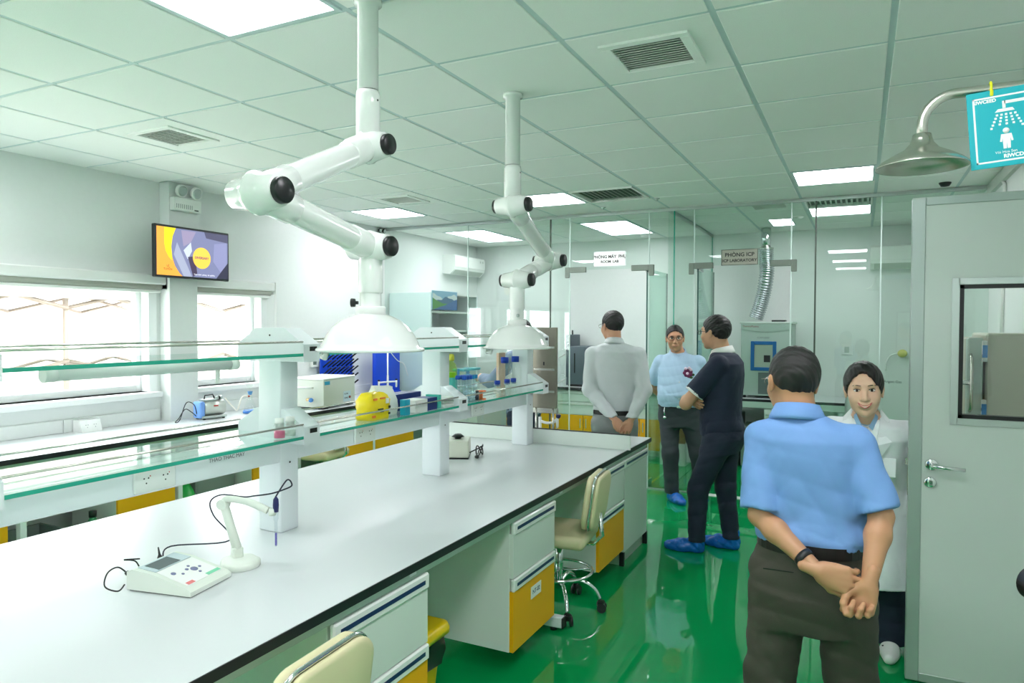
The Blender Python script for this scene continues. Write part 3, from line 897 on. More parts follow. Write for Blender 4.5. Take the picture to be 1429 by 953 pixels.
text('Toàn cảnh  phòng  thí nghiệm', 0.017, scr('scr_white', (220, 222, 230)), scn, (0.0226, 0.1, -0.168), (PI / 2, 0, PI / 2))

# twin-spot emergency lights
def emergency(label, loc, rz, dark=False):
    t = thing('emergency_light', label, 'emergency light', loc, rz)
    m = m_blackp if dark else m_white
    s = 0.55 if dark else 1.0
    MB().box(0, 0.06 * s, -0.13 * s, 0.13 * s, -0.06 * s, 0.05 * s, 0.006).build('housing', m, t)
    for y in (-0.07 * s, 0.07 * s):
        h = MB().lathe([(0.02 * s, -0.03 * s), (0.045 * s, 0.0), (0.052 * s, 0.03 * s), (0.048 * s, 0.036 * s)], (0.05 * s, y, 0.105 * s), (0.9, 0, -0.25), n=20).build('spot_head', m, t)
        MB().lathe([(0.0, 0.03 * s), (0.042 * s, 0.0365 * s), (0.03 * s, 0.0375 * s), (0.02 * s, 0.037 * s), (0.0, 0.039 * s)], (0.05 * s, y, 0.105 * s), (0.9, 0, -0.25), n=20, caps=False).build('lens', m_alu, h)
    if not dark:
        f = MB()
        for k in range(9):
            f.box(0.0601, 0.0605, -0.11 + k * 0.018, -0.105 + k * 0.018, -0.04, -0.005, M=None)
        f.build('grille_line', m_greyink, t)
        MB().box(0.0601, 0.0606, 0.06, 0.1, -0.045, -0.036).build('brand_strip', m_ink, t)
emergency('white twin spot emergency light on the pillar above television', (-5.03, 3.985, 2.62), 0)
emergency('small black twin spot light high on left wall at the glass', (-5.15, 6.78, 2.7), 0, True)
# thermostat on left wall, conduit at right
th_ = thing('thermostat', 'small white thermostat with grey display on the left wall', 'thermostat', (-5.15, 5.66, 1.24))
MB().box(0, 0.03, -0.075, 0.075, -0.05, 0.05, 0.005).build('housing', m_white, th_)
MB().box(0.03, 0.031, -0.05, 0.0, -0.025, 0.03).build('display', mat('lcd_grey', (96, 112, 108), 0.3), th_)
tag(MB().tube([(0.915, 6.3, CE - 0.01), (0.915, 6.3, CE - 0.05), (0.915, 6.16, CE - 0.12), (0.915, 6.16, 1.2)], 0.012, 10).build('conduit_pipe', m_white), 'thin white conduit pipe on the right wall above door', 'pipe')
tag(MB().lathe([(0.0, -0.035), (0.03, -0.03), (0.045, -0.006), (0.045, 0.0)], (0.585, 6.6, CE), n=20).build('ceiling_sensor', m_blackp), 'small black sensor on the ceiling above the steel door', 'sensor')
for k, (x, y) in enumerate(((-2.49, 8.75), (-0.61, 7.95))):
    t = MB().lathe([(0.0, -0.03), (0.04, -0.026), (0.05, -0.01), (0.055, 0.0)], (x, y, CE), n=20).build('smoke_detector', m_white)
    tag(t, ('white smoke detector on ceiling of the left glass room', 'white smoke detector on ceiling of the ICP room')[k], 'detector', 'smoke detectors')
for k, (x, y) in enumerate(((-1.68, 6.3), (-2.28, 6.55))):
    t = MB().lathe([(0.0, -0.025), (0.012, -0.02), (0.014, -0.008), (0.03, 0.0)], (x, y, CE), n=16).build('sprinkler_head', m_alu)
    tag(t, ('small sprinkler head right of the long ceiling grille', 'small sprinkler head left behind the long ceiling grille')[k], 'sprinkler', 'sprinkler heads')

# ------------------------------------------------------------ emergency shower with its sign
sh = thing('emergency_shower', 'stainless steel emergency shower head on a bent wall pipe', 'shower', (WR, 2.6, 2.37))
path = [Vector((0, 0, 0)), Vector((-0.2, 0, 0)), Vector((-0.65, 0, 0))] + arc((-0.675, 0, -0.09), 0.09, PI / 2, PI, 10, (1, 0, 0), (0, 0, 1)) + [Vector((-0.765, 0, -0.14))]
path = path[:2] + path[3:]
MB().tube(path, 0.0155, 16).build('pipe', m_steel, sh)
MB().lathe([(0.045, 0), (0.045, 0.006), (0.02, 0.012), (0.017, 0.03)], (0, 0, 0), (-1, 0, 0), n=24).build('wall_flange', m_steel, sh)
bell = [(0.017, 0.0), (0.026, -0.002), (0.03, -0.02), (0.034, -0.03), (0.05, -0.05), (0.085, -0.068), (0.118, -0.088), (0.132, -0.103), (0.133, -0.107), (0.128, -0.106), (0.1, -0.088), (0.06, -0.072), (0.0, -0.07)]
MB().lathe(bell, (-0.765, 0, -0.115), n=48, caps=False).build('shower_head', m_steel, sh)
sg = thing('safety_sign', 'turquoise safety shower sign hanging from shower pipe by yellow tie', 'sign', (0.43, 2.575, 2.345))
Ms = Matrix.Rotation(-0.075, 4, 'Y')
m_turq = mat('sign_turquoise', (20, 172, 184), 0.45)
MB().box(-0.15, 0.16, -0.0015, 0.0015, -0.215, 0.02, 0.0008, M=Ms).build('board', m_turq, sg)
f = MB()
for a, b_, c, d in ((-0.135, 0.145, -0.004, 0.001), (-0.135, 0.145, -0.2, -0.195), (-0.135, -0.13, -0.2, 0.001), (0.14, 0.145, -0.2, 0.001)):
    f.box(a, b_, -0.0022, -0.0015, c, d, M=Ms)
f.build('border', m_paper, sg)
ic = MB()
ic.box(-0.055, 0.012, -0.0022, -0.0015, -0.027, -0.018, M=Ms)
ic.box(-0.001, 0.014, -0.0022, -0.0015, -0.118, -0.018, M=Ms)
ic.box(-0.06, -0.052, -0.0022, -0.0015, -0.04, -0.018, M=Ms)
ic.prism([(-0.08, -0.05), (-0.03, -0.05), (-0.035, -0.041), (-0.072, -0.041)], -0.0022, -0.0015, M=Ms)
for q in range(5):
    for k in range(5 if q in (0, 4) else 4):
        xx = -0.078 + q * 0.0115 + (q - 2) * 0.002 * k
        ic.box(xx, xx + 0.006, -0.0022, -0.0015, -0.062 - k * 0.0095, -0.056 - k * 0.0095, M=Ms)
ic.lathe([(0.0, -0.0002), (0.0085, 0.0), (0.0085, 0.0007), (0, 0.0007)], Ms @ Vector((-0.055, -0.0022, -0.108)), (0, 1, 0), n=16)
ic.prism([(-0.068, -0.118), (-0.042, -0.118), (-0.038, -0.14), (-0.043, -0.141), (-0.045, -0.13), (-0.046, -0.162), (-0.054, -0.162), (-0.055, -0.142), (-0.056, -0.162), (-0.064, -0.162), (-0.065, -0.13), (-0.067, -0.141), (-0.072, -0.14)], -0.0022, -0.0015, M=Ms)
ic.build('pictogram', m_paper, sg)
def stext(s, size, x, z, bold=0.0):
    p = Ms @ Vector((x, -0.0018, z))
    text(s, size, m_paper, sg, p, (PI / 2, -0.075, 0), bold=bold, ext=0.0003)
stext('RIWCEED', 0.014, -0.105, -0.012, 0.0006)
stext('Vòi Hoa Sen', 0.011, -0.058, -0.172)
stext('Tắm', 0.011, 0.05, -0.172)
stext('RIWCD', 0.015, -0.04, -0.185, 0.0006)
ic2 = MB().box(-0.012, 0.06, -0.0022, -0.0015, -0.187, -0.184, M=Ms).build('line', m_paper, sg)
MB().tube([(-0.085 + 0.0, 0.025 + 0.02 * math.sin(a), 0.025 + 0.02 * math.cos(a)) for a in [2 * PI * k / 20 for k in range(20)]], 0.0035, 8, closed=True).box(-0.0895, -0.0805, -0.004, 0.008, -0.004, 0.016, 0.002).build('cable_tie', mat('tie_yellow', (226, 226, 30), 0.4), sg)

# ------------------------------------------------------------ open steel door on the right
d3 = thing('door_3', 'open grey-green steel door with window on the right', 'door', (0.92, 3.68, 0))
d3['kind'] = 'structure'
m_doorp = mat('door_paint', (206, 216, 210), 0.4, noise=0.03, nscale=500)
X0, X1 = -0.715, -0.005
wz0, wz1, wx0, wx1 = 1.225, 1.83, -0.535, -0.2
f = MB()
f.box(X0, wx0, 0.0, 0.045, 0.012, 2.22)
f.box(wx1, X1, 0.0, 0.045, 0.012, 2.22)
f.box(wx0, wx1, 0.0, 0.045, 0.012, wz0)
f.box(wx0, wx1, 0.0, 0.045, wz1, 2.22)
f.build('leaf', m_doorp, d3)
f = MB()
f.box(X0 - 0.004, X0 + 0.05, -0.004, 0.049, 0.01, 2.224, 0.003)
f.box(X0 + 0.05, X1, -0.004, 0.049, 2.185, 2.224, 0.003)
f.box(X0 + 0.05, X1, -0.004, 0.049, 0.01, 0.05, 0.003)
f.build('edge_profile', mat('door_profile', (176, 188, 184), 0.35, metal=0.5), d3)
f = MB()
for a, b_, c, d in ((wx0 - 0.025, wx0 + 0.005, wz0 - 0.025, wz1 + 0.025), (wx1 - 0.005, wx1 + 0.025, wz0 - 0.025, wz1 + 0.025), (wx0, wx1, wz0 - 0.025, wz0 + 0.005), (wx0, wx1, wz1 - 0.005, wz1 + 0.025)):
    f.box(a, b_, -0.005, 0.0, c, d, 0.001)
    f.box(a, b_, 0.045, 0.05, c, d, 0.001)
f.build('window_trim', m_alu, d3)
f = MB()
for a, b_, c, d in ((wx0, wx0 + 0.022, wz0, wz1), (wx1 - 0.022, wx1, wz0, wz1), (wx0, wx1, wz0, wz0 + 0.022), (wx0, wx1, wz1 - 0.022, wz1)):
    f.box(a, b_, 0.001, 0.044, c, d)
f.build('gasket', m_blackp, d3)
MB().box(wx0 + 0.02, wx1 - 0.02, 0.018, 0.026, wz0 + 0.02, wz1 - 0.02).build('pane', m_glass, d3)
hx_ = 0.293 - 0.92
for s, y_ in ((-1, 0.0), (1, 0.045)):
    h = MB()
    h.lathe([(0.0, 0.0), (0.026, 0.0), (0.026, 0.008), (0.02, 0.011), (0.0, 0.011)], (hx_, y_, 1.013), (0, s, 0), n=24)
    h.tube([(hx_, y_ + s * 0.008, 1.013), (hx_, y_ + s * 0.045, 1.013), (hx_ + 0.012, y_ + s * 0.055, 1.013), (hx_ + 0.125, y_ + s * 0.055, 1.008)], 0.0085, 12)
    h.build('lever_handle', m_chrome, d3)
    h = MB().lathe([(0.0, 0.0), (0.025, 0.0), (0.025, 0.008), (0.018, 0.011), (0.0, 0.011)], (hx_ - 0.005, y_, 0.932), (0, s, 0), n=24)
    h.box(hx_ - 0.01, hx_ + 0.006, min(y_, y_ + s * 0.02), max(y_, y_ + s * 0.02), 0.922, 0.942, 0.002)
    h.build('lock_rose', m_chrome, d3)
f = MB().box(X0 - 0.006, X0 - 0.0035, 0.012, 0.034, 0.86, 1.08, 0.001)
f.box(X0 - 0.016, X0 - 0.005, 0.016, 0.030, 1.0, 1.03, 0.002)
f.build('latch_plate', m_steel, d3)
for z in (0.3, 1.1, 1.95):
    MB().cyl((0.0, 0.055, z - 0.06), (0.0, 0.055, z + 0.06), 0.009, n=12).build('hinge', m_steel, d3)

# steel test oven standing behind the door
ov = thing('laboratory_oven', 'grey steel oven with latch handle seen through the door window', 'oven', (0.765, 5.0, 0))
m_oven = mat('oven_grey', (188, 186, 170), 0.45)
MB().box(-0.135, 0.155, -0.28, 0.3, 0.08, 1.6, 0.01).build('body', m_oven, ov)
dd = MB().box(-0.225, -0.15, -0.3, -0.22, 0.1, 1.575, 0.008).build('door', mat('oven_door', (172, 188, 180), 0.4), ov)
MB().box(-0.225, -0.15, -0.22, 0.28, 0.1, 1.575, 0.008).build('side_channel', m_oven, ov)
MB().tube([(-0.21, -0.3, 1.16), (-0.21, -0.35, 1.18), (-0.21, -0.355, 1.3), (-0.21, -0.355, 1.42), (-0.21, -0.35, 1.46), (-0.21, -0.3, 1.48)], 0.009, 10).build('handle', m_steel, dd)
MB().box(-0.255, -0.195, -0.335, -0.3, 1.31, 1.335, 0.005).build('latch', m_chrome, dd)
for z in (1.5, 1.17):
    MB().box(-0.158, -0.13, -0.315, -0.285, z - 0.06, z + 0.06, 0.003).build('hinge', m_chrome, ov)
    MB().box(-0.156, -0.132, -0.318, -0.315, z - 0.035, z + 0.035).build('hinge_sticker', mat('sticker_blue', (10, 120, 190), 0.4), ov)
for sx in (-0.1, 0.12):
    for sy in (-0.24, 0.26):
        MB().cyl((sx, sy, 0), (sx, sy, 0.08), 0.02, n=10).build('leg', m_blackp, ov)
# ------------------------------------------------------------ instruments on the island
# pH meter: sloping desk console, rotated on the bench
ph = thing('ph_meter', 'white desktop pH meter with grey display on the island', 'meter', (-1.965, 1.535, BT), math.radians(101))
m_inst = mat('instrument_white', (226, 232, 222), 0.4)
# local: x to the meter's right, y to its back; the front edge faces -y
prof = [(-0.12, 0.004), (0.12, 0.004), (0.12, 0.06), (0.1, 0.068), (0.03, 0.061), (-0.105, 0.026), (-0.12, 0.018)]
f = MB().prism(prof, -0.095, 0.095, 'yz')
hb = f.build('housing', m_inst, ph)
sl = math.atan2(0.035, 0.135)
Mp = Matrix.Translation((0, -0.036, 0.0442)) @ Matrix.Rotation(sl, 4, 'X')
fp = MB().box(-0.078, 0.078, -0.06, 0.06, 0.0, 0.002, 0.0008, M=Mp).build('face_plate', m_paper, ph)
Mq = Matrix.Translation((0, 0.045, 0.0628)) @ Matrix.Rotation(0.11, 4, 'X')
MB().box(-0.078, 0.078, -0.021, 0.05, 0.0, 0.0022, 0.0008, M=Mq).build('display_frame', mat('pale_blue_grey', (196, 210, 216), 0.4), ph)
MB().box(-0.06, 0.035, -0.016, 0.04, 0.0022, 0.003, M=Mq).build('display', mat('lcd_dark', (92, 106, 108), 0.25), ph)
kb = MB()
for x_, y_, r_ in ((-0.05, 0.02, 0.008), (-0.03, 0.0, 0.005), (0.0, 0.012, 0.006), (0.02, 0.0, 0.012), (0.045, 0.0, 0.005), (0.02, 0.024, 0.005), (0.02, -0.024, 0.005)):
    kb.lathe([(0, 0.002), (r_, 0.002), (r_, 0.0034), (0, 0.0036)], (x_, y_, 0), n=14, M=Mp)
kb.build('key', mat('key_slate', (120, 124, 160), 0.5), ph)
MB().box(0.02, 0.078, -0.058, -0.044, 0.002, 0.0028, M=Mp).build('green_strip', mat('strip_green', (130, 214, 176), 0.5), ph)
MB().box(-0.07, -0.04, -0.058, -0.044, 0.002, 0.0028, M=Mp).build('red_mark', mat('mark_red', (232, 130, 130), 0.5), ph)
MB().box(-0.09, 0.09, -0.114, 0.114, 0.0, 0.005).build('base_gasket', m_blackp, ph)
c = MB()
c.lathe([(0.009, 0), (0.009, 0.02), (0.004, 0.03), (0.002, 0.055)], (0.06, 0.13, 0.035), (0.0, 0.2, 1), n=10)
c.box(0.05, 0.085, 0.118, 0.133, 0.02, 0.04, 0.003)
c.build('plug', m_blackp, ph)
c = MB()
c.lathe([(0.008, 0), (0.008, 0.03), (0.004, 0.036)], (-0.06, 0.118, 0.04), (-0.2, 1, 0.1), n=10)
c.tube(spline([(-0.065, 0.15, 0.044), (-0.07, 0.18, 0.06), (-0.1, 0.19, 0.05), (-0.13, 0.17, 0.02), (-0.12, 0.13, 0.006), (-0.098, 0.125, 0.02)], 6), 0.0025, 6)
c.tube(spline([(-0.04, 0.12, 0.05), (-0.03, 0.15, 0.07), (-0.055, 0.17, 0.08), (-0.02, 0.14, 0.075)], 6), 0.0025, 6)
c.build('power_lead', m_blackp, ph)
# electrode stand
es = thing('electrode_stand', 'white jointed electrode stand with hanging probe beside pH meter', 'stand', (-1.93, 1.745, BT), math.radians(62))
base = MB()
rr = [(0.062 * math.cos(a) * (1.12 if math.sin(a) < 0 else 1), 0.075 * math.sin(a)) for a in [2 * PI * k / 28 for k in range(28)]]
loft(base, [[(x * s, y * s, z) for x, y in rr] for z, s in ((0, 0.97), (0.003, 1.0), (0.016, 1.0), (0.022, 0.95), (0.024, 0.8))]).build('base', m_inst, es)
MB().box(-0.018, 0.018, 0.015, 0.05, 0.02, 0.06, 0.005).build('hinge_block', m_inst, es)
p0, p1, p2, p3 = Vector((0, 0.03, 0.05)), Vector((-0.035, 0.075, 0.21)), Vector((0.0, 0.03, 0.215)), Vector((0.085, -0.045, 0.19))
arm = MB()
for a, b_, w0, w1 in ((p0, p1, 0.017, 0.016),):
    arm.tube([a, (a + b_) / 2, b_], [w0, 0.0155, w1], 10)
arm.build('lower_arm', m_inst, es)
MB().tube(spline([p1 + Vector((-0.005, 0.004, -0.005)), Vector((-0.025, 0.062, 0.225)), Vector((0.02, 0.012, 0.222)), Vector((0.06, -0.025, 0.205)), p3], 6), 0.0125, 10).build('upper_arm', m_inst, es)
MB().cyl(p1 + Vector((-0.012, -0.012, -0.004)), p1 + Vector((0.012, 0.012, -0.004)), 0.018, n=16).build('elbow_joint', m_inst, es)
hl = MB().lathe([(0.012, -0.012), (0.014, 0.0), (0.012, 0.012)], p3 + Vector((0.012, -0.01, -0.004)), n=14).build('probe_clip', m_inst, es)
pr = p3 + Vector((0.022, -0.018, 0))
MB().lathe([(0.003, 0.05), (0.009, 0.04), (0.0105, 0.02), (0.009, -0.004)], pr, n=14).build('probe_head', mat('probe_navy', (30, 34, 92), 0.35), es)
MB().lathe([(0.0085, -0.004), (0.0085, -0.03), (0.0055, -0.036), (0.0055, -0.11), (0.0045, -0.125), (0.0, -0.128)], pr, n=14).build('probe_body', glass_mat('probe_glass', (0.93, 0.95, 0.96)), es)
MB().lathe([(0.0032, -0.078), (0.0036, -0.08), (0.0036, -0.12), (0.001, -0.124)], pr, n=10).build('probe_bulb', mat('probe_violet', (110, 100, 190), 0.3), es)
inv = es.matrix_basis.inverted() @ ph.matrix_basis
plug = inv @ Vector((0.06, 0.118, 0.09)) if False else Matrix.Rotation(-es.rotation_euler.z, 4, 'Z') @ (Vector(ph.location) + Matrix.Rotation(ph.rotation_euler.z, 3, 'Z') @ Vector((0.068, 0.13, 0.05)) - Vector(es.location))
MB().tube(spline([plug, plug + Vector((0.03, 0.02, 0.03)), Vector((-0.02, 0.05, 0.08)), Vector((-0.06, 0.11, 0.16)), Vector((-0.07, 0.115, 0.21)), Vector((-0.04, 0.08, 0.238)), Vector((0.02, 0.012, 0.236)), Vector((0.05, -0.01, 0.24)), pr + Vector((-0.015, 0.01, 0.06)), pr + Vector((0.02, -0.02, 0.075)), pr + Vector((0.045, -0.035, 0.09)), pr + Vector((0.03, -0.03, 0.11)), pr + Vector((0.0, 0, 0.05))], 7), 0.0027, 6).build('probe_cable', mat('cable_navy', (26, 30, 52), 0.45), es)

# vortex mixer by the middle post
vm = thing('vortex_mixer', 'small beige vortex mixer with black cup and coiled cord', 'mixer', (-2.3, 3.84, BT), 0.45)
MB().box(-0.075, 0.075, -0.1, 0.1, 0.008, 0.115, 0.008, 2).build('housing', mat('beige_plastic', (218, 220, 204), 0.4), vm)
MB().lathe([(0.02, 0.113), (0.022, 0.122), (0.03, 0.126), (0.042, 0.128), (0.02, 0.145), (0.012, 0.145), (0.0, 0.135)], n=20).build('cup_head', m_blackp, vm)
MB().box(-0.076, 0.076, -0.101, 0.101, 0.0, 0.009, 0.003).build('base_gasket', m_blackp, vm)
cd = []
for k in range(40):
    a = k / 39
    cd.append((0.14 + 0.02 * math.cos(9 * a), 0.0 + 0.06 * math.sin(2 * PI * a * 2.2) - 0.02 + 0.03 * a, 0.04 + 0.035 * math.sin(2 * PI * a * 2.6 + 1)))
MB().tube([(0.075, -0.03, 0.03)] + cd, 0.0042, 6).build('power_cord', m_blackp, vm)
MB().lathe([(0.01, 0), (0.012, 0.02), (0.005, 0.03)], (0.12, -0.075, 0.012), (0.5, -0.8, 0.2), n=10).build('plug', m_blackp, vm)

# ------------------------------------------------------------ goods on the lower glass shelf
def bottle(label, loc, r, h, capc, content=None, fill=0.0, group='bottles on the glass shelf', hcap=0.03, lab=False):
    t = thing('reagent_bottle', label, 'bottle', loc, 0, group)
    neck = r * 0.45 if r > 0.03 else r * 0.62
    sh_ = h * 0.62
    MB().lathe([(0.0, 0.001), (r * 0.94, 0.001), (r, 0.006), (r, sh_), (r * 0.92, sh_ + 0.018), (neck, h - 0.03), (neck, h)], n=20, caps=False).build('body', m_glass, t)
    MB().lathe([(0.0, h - hcap + 0.004), (neck * 1.25, h - hcap + 0.004), (neck * 1.25, h + 0.008), (0, h + 0.009)], n=18).build('cap', capc, t)
    if content:
        MB().lathe([(0, 0.004), (r * 0.93, 0.004), (r * 0.93, sh_ * fill), (0, sh_ * fill)], n=18).build('content', content, t)
    if lab:
        MB().lathe([(r * 1.005, h * 0.18), (r * 1.005, h * 0.5)], n=20, caps=False).build('paper_label', m_paper, t)
SZ = ZLO + 0.0005
m_pink = mat('pink_liquid', (236, 120, 158), 0.3)
bottle('small square bottle half filled with pink liquid near the post', (-2.0, 2.005, SZ), 0.022, 0.07, m_white, m_pink, 0.7)
bottle('small clear bottle with white cap beside the pink one', (-2.0, 2.062, SZ), 0.022, 0.07, m_white, mat('pale_liquid', (214, 232, 222), 0.3), 0.6)
yb = MB()
rings = []
for k_, z in enumerate((0.0, 0.012, 0.035, 0.06, 0.085, 0.105, 0.118, 0.122)):
    s_ = (0.9, 1.0, 1.03, 1.02, 1.0, 0.9, 0.7, 0.4)[k_]
    rings.append([(x * s_ + 0.005 * math.sin(120 * y + z * 90) + 0.004 * math.sin(210 * y - 140 * z), y * s_ + 0.005 * math.sin(90 * x + z * 110 + 1), z + (0.006 * math.sin(85 * y + 2) if k_ > 2 else 0)) for x, y in rrect(0.045, 0.08, 0.025, 9)])
t = thing('snack_bag', 'crumpled bright yellow plastic bag on the lower shelf', 'bag', (-2.03, 2.62, SZ))
loft(yb, rings).build('film', mat('bag_yellow', (250, 222, 20), 0.28), t)
def print_patch(spots, m, nm):
    q = MB()
    for y, z, w_, h_ in spots:
        q.box(0.046, 0.052, y - w_, y + w_, z - h_, z + h_, 0.002, M=None)
    q.build(nm, m, t)
print_patch(((-0.045, 0.098, 0.014, 0.005), (-0.055, 0.02, 0.012, 0.006), (0.01, 0.1, 0.02, 0.004)), mat('print_orange', (240, 130, 40), 0.4), 'orange_print')
print_patch(((-0.005, 0.05, 0.02, 0.003), (0.006, 0.038, 0.014, 0.003), (0.062, 0.055, 0.007, 0.006), (0.06, 0.025, 0.007, 0.005)), m_ink, 'dark_print')
print_patch(((0.045, 0.085, 0.012, 0.012),), m_paper, 'white_print')
wb = MB()
rings = []
for k, z in enumerate((0, 0.03, 0.07, 0.105, 0.13, 0.14)):
    s = (0.96, 1.02, 1.0, 0.85, 0.6, 0.58)[k]
    rings.append([(x * (s if k < 4 else 0.35 * s) + 0.003 * math.sin(90 * y + z * 50), y * (1.0 if k > 3 else s) + 0.003 * math.sin(80 * x), z + (0.008 * math.sin(60 * y) if k > 3 else 0)) for x, y in rrect(0.05, 0.075, 0.02, 4)])
tag(loft(wb, rings).build('plastic_pouch', mat('pouch_white', (240, 242, 238), 0.35), None, (-2.1, 2.78, SZ)), 'white crumpled pouch behind the yellow bag', 'pouch')
def carton(label, loc, sx, sy, sz, m, stripe=None, rz=0.0, name='carton'):
    t = thing(name, label, 'box', loc, rz, 'cartons on the glass shelf')
    MB().box(-sx / 2, sx / 2, -sy / 2, sy / 2, 0, sz, 0.0015).build('box', m, t)
    f = MB()
    if stripe:
        (a, b_), ms = stripe
        f.box(-sx / 2 - 0.0006, sx / 2 + 0.0006, -sy / 2 + a * sy, -sy / 2 + b_ * sy, -0.0, sz + 0.0006)
        f.build('printed_band', ms, t)
    return t
m_teal = mat('teal_card', (16, 158, 190), 0.4)
m_navyc = mat('navy_card', (24, 44, 120), 0.4)
carton('small upright turquoise carton on the shelf front', (-1.99, 2.82, SZ), 0.03, 0.045, 0.075, m_teal, ((0.05, 0.95), m_teal))
carton('white carton with navy lid between turquoise cartons', (-2.03, 3.0, SZ), 0.09, 0.2, 0.062, m_paper, ((0.55, 1.0), m_navyc))
carton('flat navy carton behind the white carton', (-2.14, 3.02, SZ), 0.07, 0.22, 0.085, m_navyc)
carton('narrow mint carton right of navy carton', (-2.03, 3.135, SZ), 0.08, 0.03, 0.07, mat('mint_card', (70, 190, 176), 0.4))
st_ = thing('glove_pack', 'stack of folded white packs at the shelf bracket', 'pack', (-2.02, 3.215, SZ))
for k in range(3):
    MB().box(-0.04, 0.04, -0.05, 0.05, k * 0.018, k * 0.018 + 0.016, 0.005, 2).build('pack', m_white if k != 1 else m_cabdark, st_)
# rack of blue capped tubes
tr = thing('tube_rack', 'rack of clear tubes with blue caps on the far shelf bay', 'rack', (-2.03, 3.52, SZ))
MB().box(-0.06, 0.05, -0.1, 0.06, 0.0, 0.006, 0.001).box(-0.06, 0.05, -0.1, 0.06, 0.045, 0.05, 0.001).box(-0.06, -0.055, -0.1, 0.06, 0, 0.05).box(0.045, 0.05, -0.1, 0.06, 0, 0.05).build('rack_frame', glass_mat('rack_clear', (0.85, 0.9, 0.93)), tr)
m_tubecap = mat('tube_cap_blue', (22, 84, 190), 0.4)
m_tubecap2 = mat('tube_cap_teal', (24, 140, 200), 0.4)
for r_ in range(2):
    for q in range(5):
        x_, y_ = -0.03 + r_ * 0.042, -0.082 + q * 0.031
        tb = MB().lathe([(0.0, 0.006), (0.006, 0.012), (0.0125, 0.03), (0.0125, 0.135)], (x_, y_, 0), n=12, caps=False).build('tube', glass_mat('tube_clear', (0.88, 0.92, 0.94)), tr)
        MB().lathe([(0.0155, 0.128), (0.0155, 0.15), (0.0, 0.151)], (x_, y_, 0), n=12).build('tube_cap', m_tubecap if q < 3 else m_tubecap2, tb)
dv = bottle('tiny dark vial beside the orange reel', (-1.995, 3.545, SZ), 0.012, 0.05, m_ink, mat('dark_liquid', (50, 36, 60), 0.3), 0.9)
orl = thing('thread_reel', 'orange plastic reel standing on the shelf front', 'reel', (-2.012, 3.62, SZ))
MB().lathe([(0.0, 0.0), (0.032, 0.0), (0.032, 0.005), (0.012, 0.007), (0.012, 0.045), (0.032, 0.047), (0.032, 0.052), (0.0, 0.052)], n=24).build('spool', mat('reel_orange', (246, 120, 40), 0.4), orl)
# wash bottle, tall pack and boxes at the back of the bay
wsh = thing('detergent_bottle', 'tall yellow-green detergent bottle at the back of the shelf', 'bottle', (-2.24, 3.66, SZ))
MB().lathe([(0.0, 0), (0.034, 0), (0.036, 0.01), (0.036, 0.17), (0.028, 0.2), (0.014, 0.215), (0.014, 0.225)], n=20).build('body', glass_mat('bottle_lime', (0.86, 0.95, 0.5)), wsh)
MB().lathe([(0.0, 0.004), (0.03, 0.004), (0.03, 0.15), (0.0, 0.15)], n=18).build('content', mat('lime_liquid', (170, 220, 60), 0.3), wsh)
MB().lathe([(0.016, 0.222), (0.018, 0.225), (0.018, 0.25), (0.012, 0.262), (0, 0.262)], n=16).build('cap', mat('cap_lime', (226, 226, 70), 0.4), wsh)
MB().lathe([(0.0365, 0.04), (0.0365, 0.12)], n=20, caps=False).build('paper_label', mat('label_teal', (90, 200, 190), 0.5), wsh)
for k, (y, w) in enumerate(((3.8, 0.085), (3.925, 0.085))):
    t = thing('storage_jar', ('clear lidded storage jar, left of the pair', 'clear lidded storage jar, right of the pair')[k], 'jar', (-2.25, y, SZ), 0, 'clear lidded storage jars')
    MB().box(-0.04, 0.04, -w / 2, w / 2, 0, 0.15, 0.008, 2).build('body', glass_mat('jar_clear', (0.9, 0.95, 0.95)), t)
    MB().box(-0.043, 0.043, -w / 2 - 0.003, w / 2 + 0.003, 0.15, 0.165, 0.004).build('lid', mat('lid_aqua', (110, 205, 220), 0.4), t)
    MB().box(-0.012, 0.012, -w / 2 - 0.008, -w / 2 - 0.002, 0.12, 0.165, 0.002).build('clip', mat('clip_blue', (30, 130, 190), 0.4), t)
for y, nm in ((3.865, 'left'), (4.0, 'middle'), (4.09, 'right')):
    bottle('%s of three small blue capped bottles on the shelf' % nm, (-2.03, y, SZ), 0.024, 0.085, m_capblue, lab=(nm == 'left'), hcap=0.026)
bottle('larger clear bottle with blue cap, left of two', (-2.15, 4.2, SZ), 0.048, 0.215, m_capblue, hcap=0.035)
bottle('larger clear bottle with blue cap beside the end post', (-2.15, 4.36, SZ), 0.048, 0.215, m_capblue, hcap=0.035)
carton('peach coloured carton behind the blue capped bottles', (-2.262, 4.36, SZ), 0.02, 0.1, 0.245, mat('peach_card', (232, 196, 170), 0.6))

